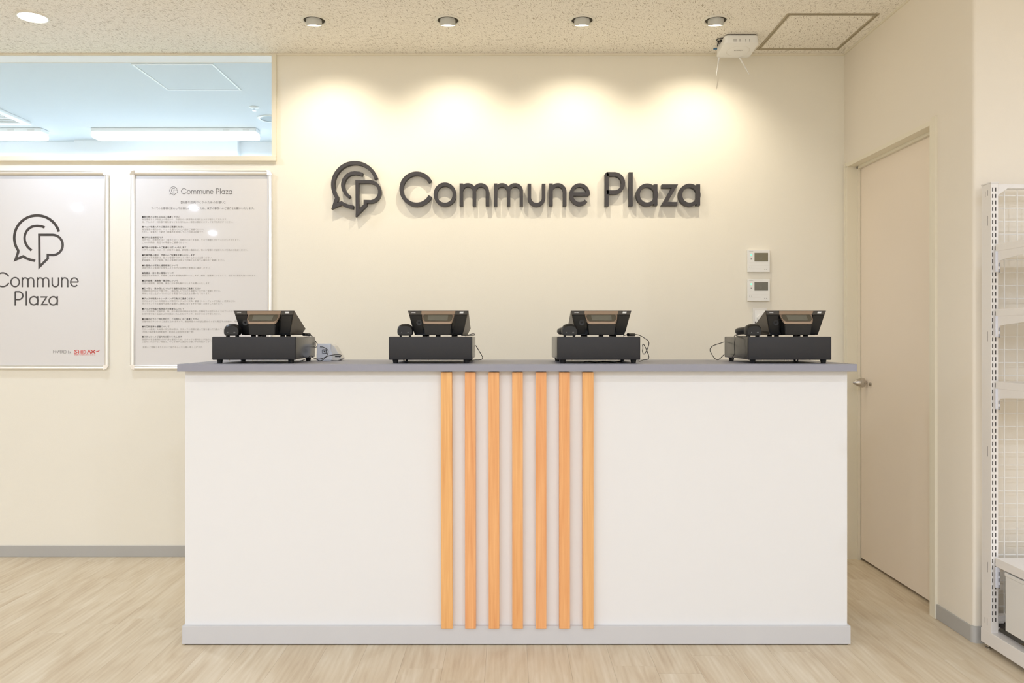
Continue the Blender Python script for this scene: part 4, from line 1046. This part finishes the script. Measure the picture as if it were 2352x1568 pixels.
# ------------------------------------------------------------------ shop shelving at the right edge
SX0 = 1.700; sy0, sy1 = 2.843, 2.898; sx1 = X(2293, sy0)
ztop = Z(420, sy0)
t = thing('shelving_unit', 'white slotted metal shop shelving with wire grid back at the right edge of the photo', 'shelving', (2.1, 2.7, 0))
RX = 2.62                                               # far upright, outside the frame
for bx in (SX0, RX):
    u = put('upright', BX(bx, bx+(sx1-SX0), sy0, sy1, .045, ztop, bev=.0012), M['shelf'], t)
    put('upright_cap', BX(bx-.002, bx+(sx1-SX0)+.001, sy0-.002, sy1+.002, ztop, ztop+.004), M['shelf'], t)
    bm = new(); zz = ztop-.030; i = 0
    while zz > .09:
        for xx in (bx+.0055, bx+.0165): box(bm, xx-.0015, xx+.0015, sy0-.0004, sy0+.001, zz, zz+.0140)
        zz -= .0230; i += 1
    put('slot_row', bm, M['slot'], u, kind='stuff')
    bm = new()
    for yy, za, zb_ in ((sy0+.020, Z(518, 2.86), Z(495, 2.86)), (sy0+.020, Z(784, 2.86), Z(761, 2.86)), (sy0+.020, Z(1048, 2.86), Z(1025, 2.86)), (sy0+.020, Z(1314, 2.86), Z(1291, 2.86)),
                        (sy0+.020, ztop-.042, ztop-.022), (sy0+.034, ztop-.044, ztop-.024), (sy0+.022, .088, .112), (sy0+.036, .092, .112)):
        box(bm, bx-.0005, bx+.001, yy-.0010, yy+.0010, za, zb_)
    put('side_slot', bm, M['ink3'], u)
    # base foot running forward
    fz1 = Z(1439, 2.904); fz0 = Z(1471, 2.904)
    f_ = put('base_foot', BX(bx-.0005, bx+.040, 2.32, 2.904, fz0, fz1, bev=.0015), M['shelf'], t)
    for yy in (2.36, 2.880):
        put('levelling_foot', lathe(new(), [(0, 0), (.010, 0), (.010, .004), (.0045, .006), (.0045, .03), (0, .03)], 20, (bx+.014, yy, 0)), M['steel'], f_, smooth=True)
# top rail with gusset
yr = sy0+.012
put('top_rail', BX(sx1, RX, yr, yr+.022, Z(432.5, yr), ztop-.002, bev=.001), M['shelf'], t)
put('gusset', prism(new(), [(sx1, ztop-.003), (X(2326, yr), ztop-.003), (sx1, Z(450, yr))], yr-.003, yr-.001, 'y'), M['shelf'], t)
put('lower_rail', BX(sx1, RX, yr, yr+.030, Z(1427.5, yr), Z(1414, yr), bev=.001), M['shelf'], t)
put('gusset', prism(new(), [(sx1, Z(1428, yr)), (X(2306, yr), Z(1428, yr)), (sx1, Z(1450, yr))], yr-.003, yr-.001, 'y'), M['shelf'], t)
# wire grid: uprights every 47 mm, cross wires every 46 mm; each wire is a part
yg = 2.880; xw = X(2307, yg); zg1, zg0 = ztop-.012, Z(1412, yg)
xx = xw
while xx < RX-.01:
    put('grid_wire', cyl(new(), (xx, yg, zg0), (xx, yg, zg1), .0020, n=6, caps=False), M['wire'], t, smooth=True); xx += X(2336.5, yg)-xw
zz = Z(449, yg); st = (Z(449, yg)-Z(684.8, yg))/8
while zz > zg0:
    put('grid_wire', cyl(new(), (sx1, yg+.0035, zz), (RX, yg+.0035, zz), .0016, n=6, caps=False), M['wire'], t, smooth=True); zz -= st
# shelves: tray with a bracket at the left end
def shelf(px_edge, py_top, py_bot, ybk, depth, label=None, bracket=True):
    zt_, zb_ = Z(py_top, ybk), Z(py_bot, ybk); xa = X(px_edge, ybk)
    s = put('shelf_board', BX(xa, RX-.004, ybk-depth, ybk, zb_, zt_, bev=.0012), M['shelf'], t, label=label)
    if bracket:
        for bx in (xa+.001, RX-.014):
            # bracket plate under the tray, deeper at the upright
            pr = [(ybk+.000, zb_), (ybk-depth*.9, zb_), (ybk-depth*.9, zb_-.012), (ybk-.055, zb_-.030), (ybk-.022, zb_-.034), (ybk-.012, zb_-.044), (ybk-.012, zb_-.070), (ybk, zb_-.072)]
            put('bracket', prism(new(), pr, bx, bx+.003, 'x'), M['shelf'], s)
    bm = new(); zs = zb_-.016
    for i in range(3): box(bm, X(2293.5, ybk-.012)+.000, X(2295.5, ybk-.012), ybk-.0125, ybk-.0118, zs-.014-.023*i, zs-.023*i)
    put('bracket_face', BX(X(2287, ybk-.012), X(2297.5, ybk-.012), ybk-.012, ybk-.009, zb_-.072, zb_), mat_brk, s)
    put('bracket_slot', bm, M['slot'], s)
    return s
mat_brk = mat('bracket_cool_white', srgb(226, 228, 238), .4)
shelf(2286.5, 561, 577.5, 2.835, .34)
shelf(2286.5, 710, 726, 2.835, .34)
shelf(2286.5, 875.5, 892, 2.835, .34)
sb = shelf(2286, 1280, 1300, 2.835, .45, bracket=False)
# box under the lowest shelf
bx0 = X(2309, 2.78); 
o = thing('storage_box', 'plain pale grey storage box standing under the lowest shelf at the right edge', 'box', (bx0+.2, 2.6, 0))
put('box_body', BX(bx0, RX-.06, 2.36, 2.78, .100, Z(1322, 2.78)+.00, bev=.002), M['white2'], o)
put('box_lid', BX(bx0-.002, RX-.058, 2.358, 2.782, Z(1322, 2.78), Z(1322, 2.78)+.012, bev=.002), M['white2'], o)
put('base_deck', BX(sx1+.006, RX, 2.34, 2.86, .088, .0995), M['slot'], t, label='dark floor of the base')
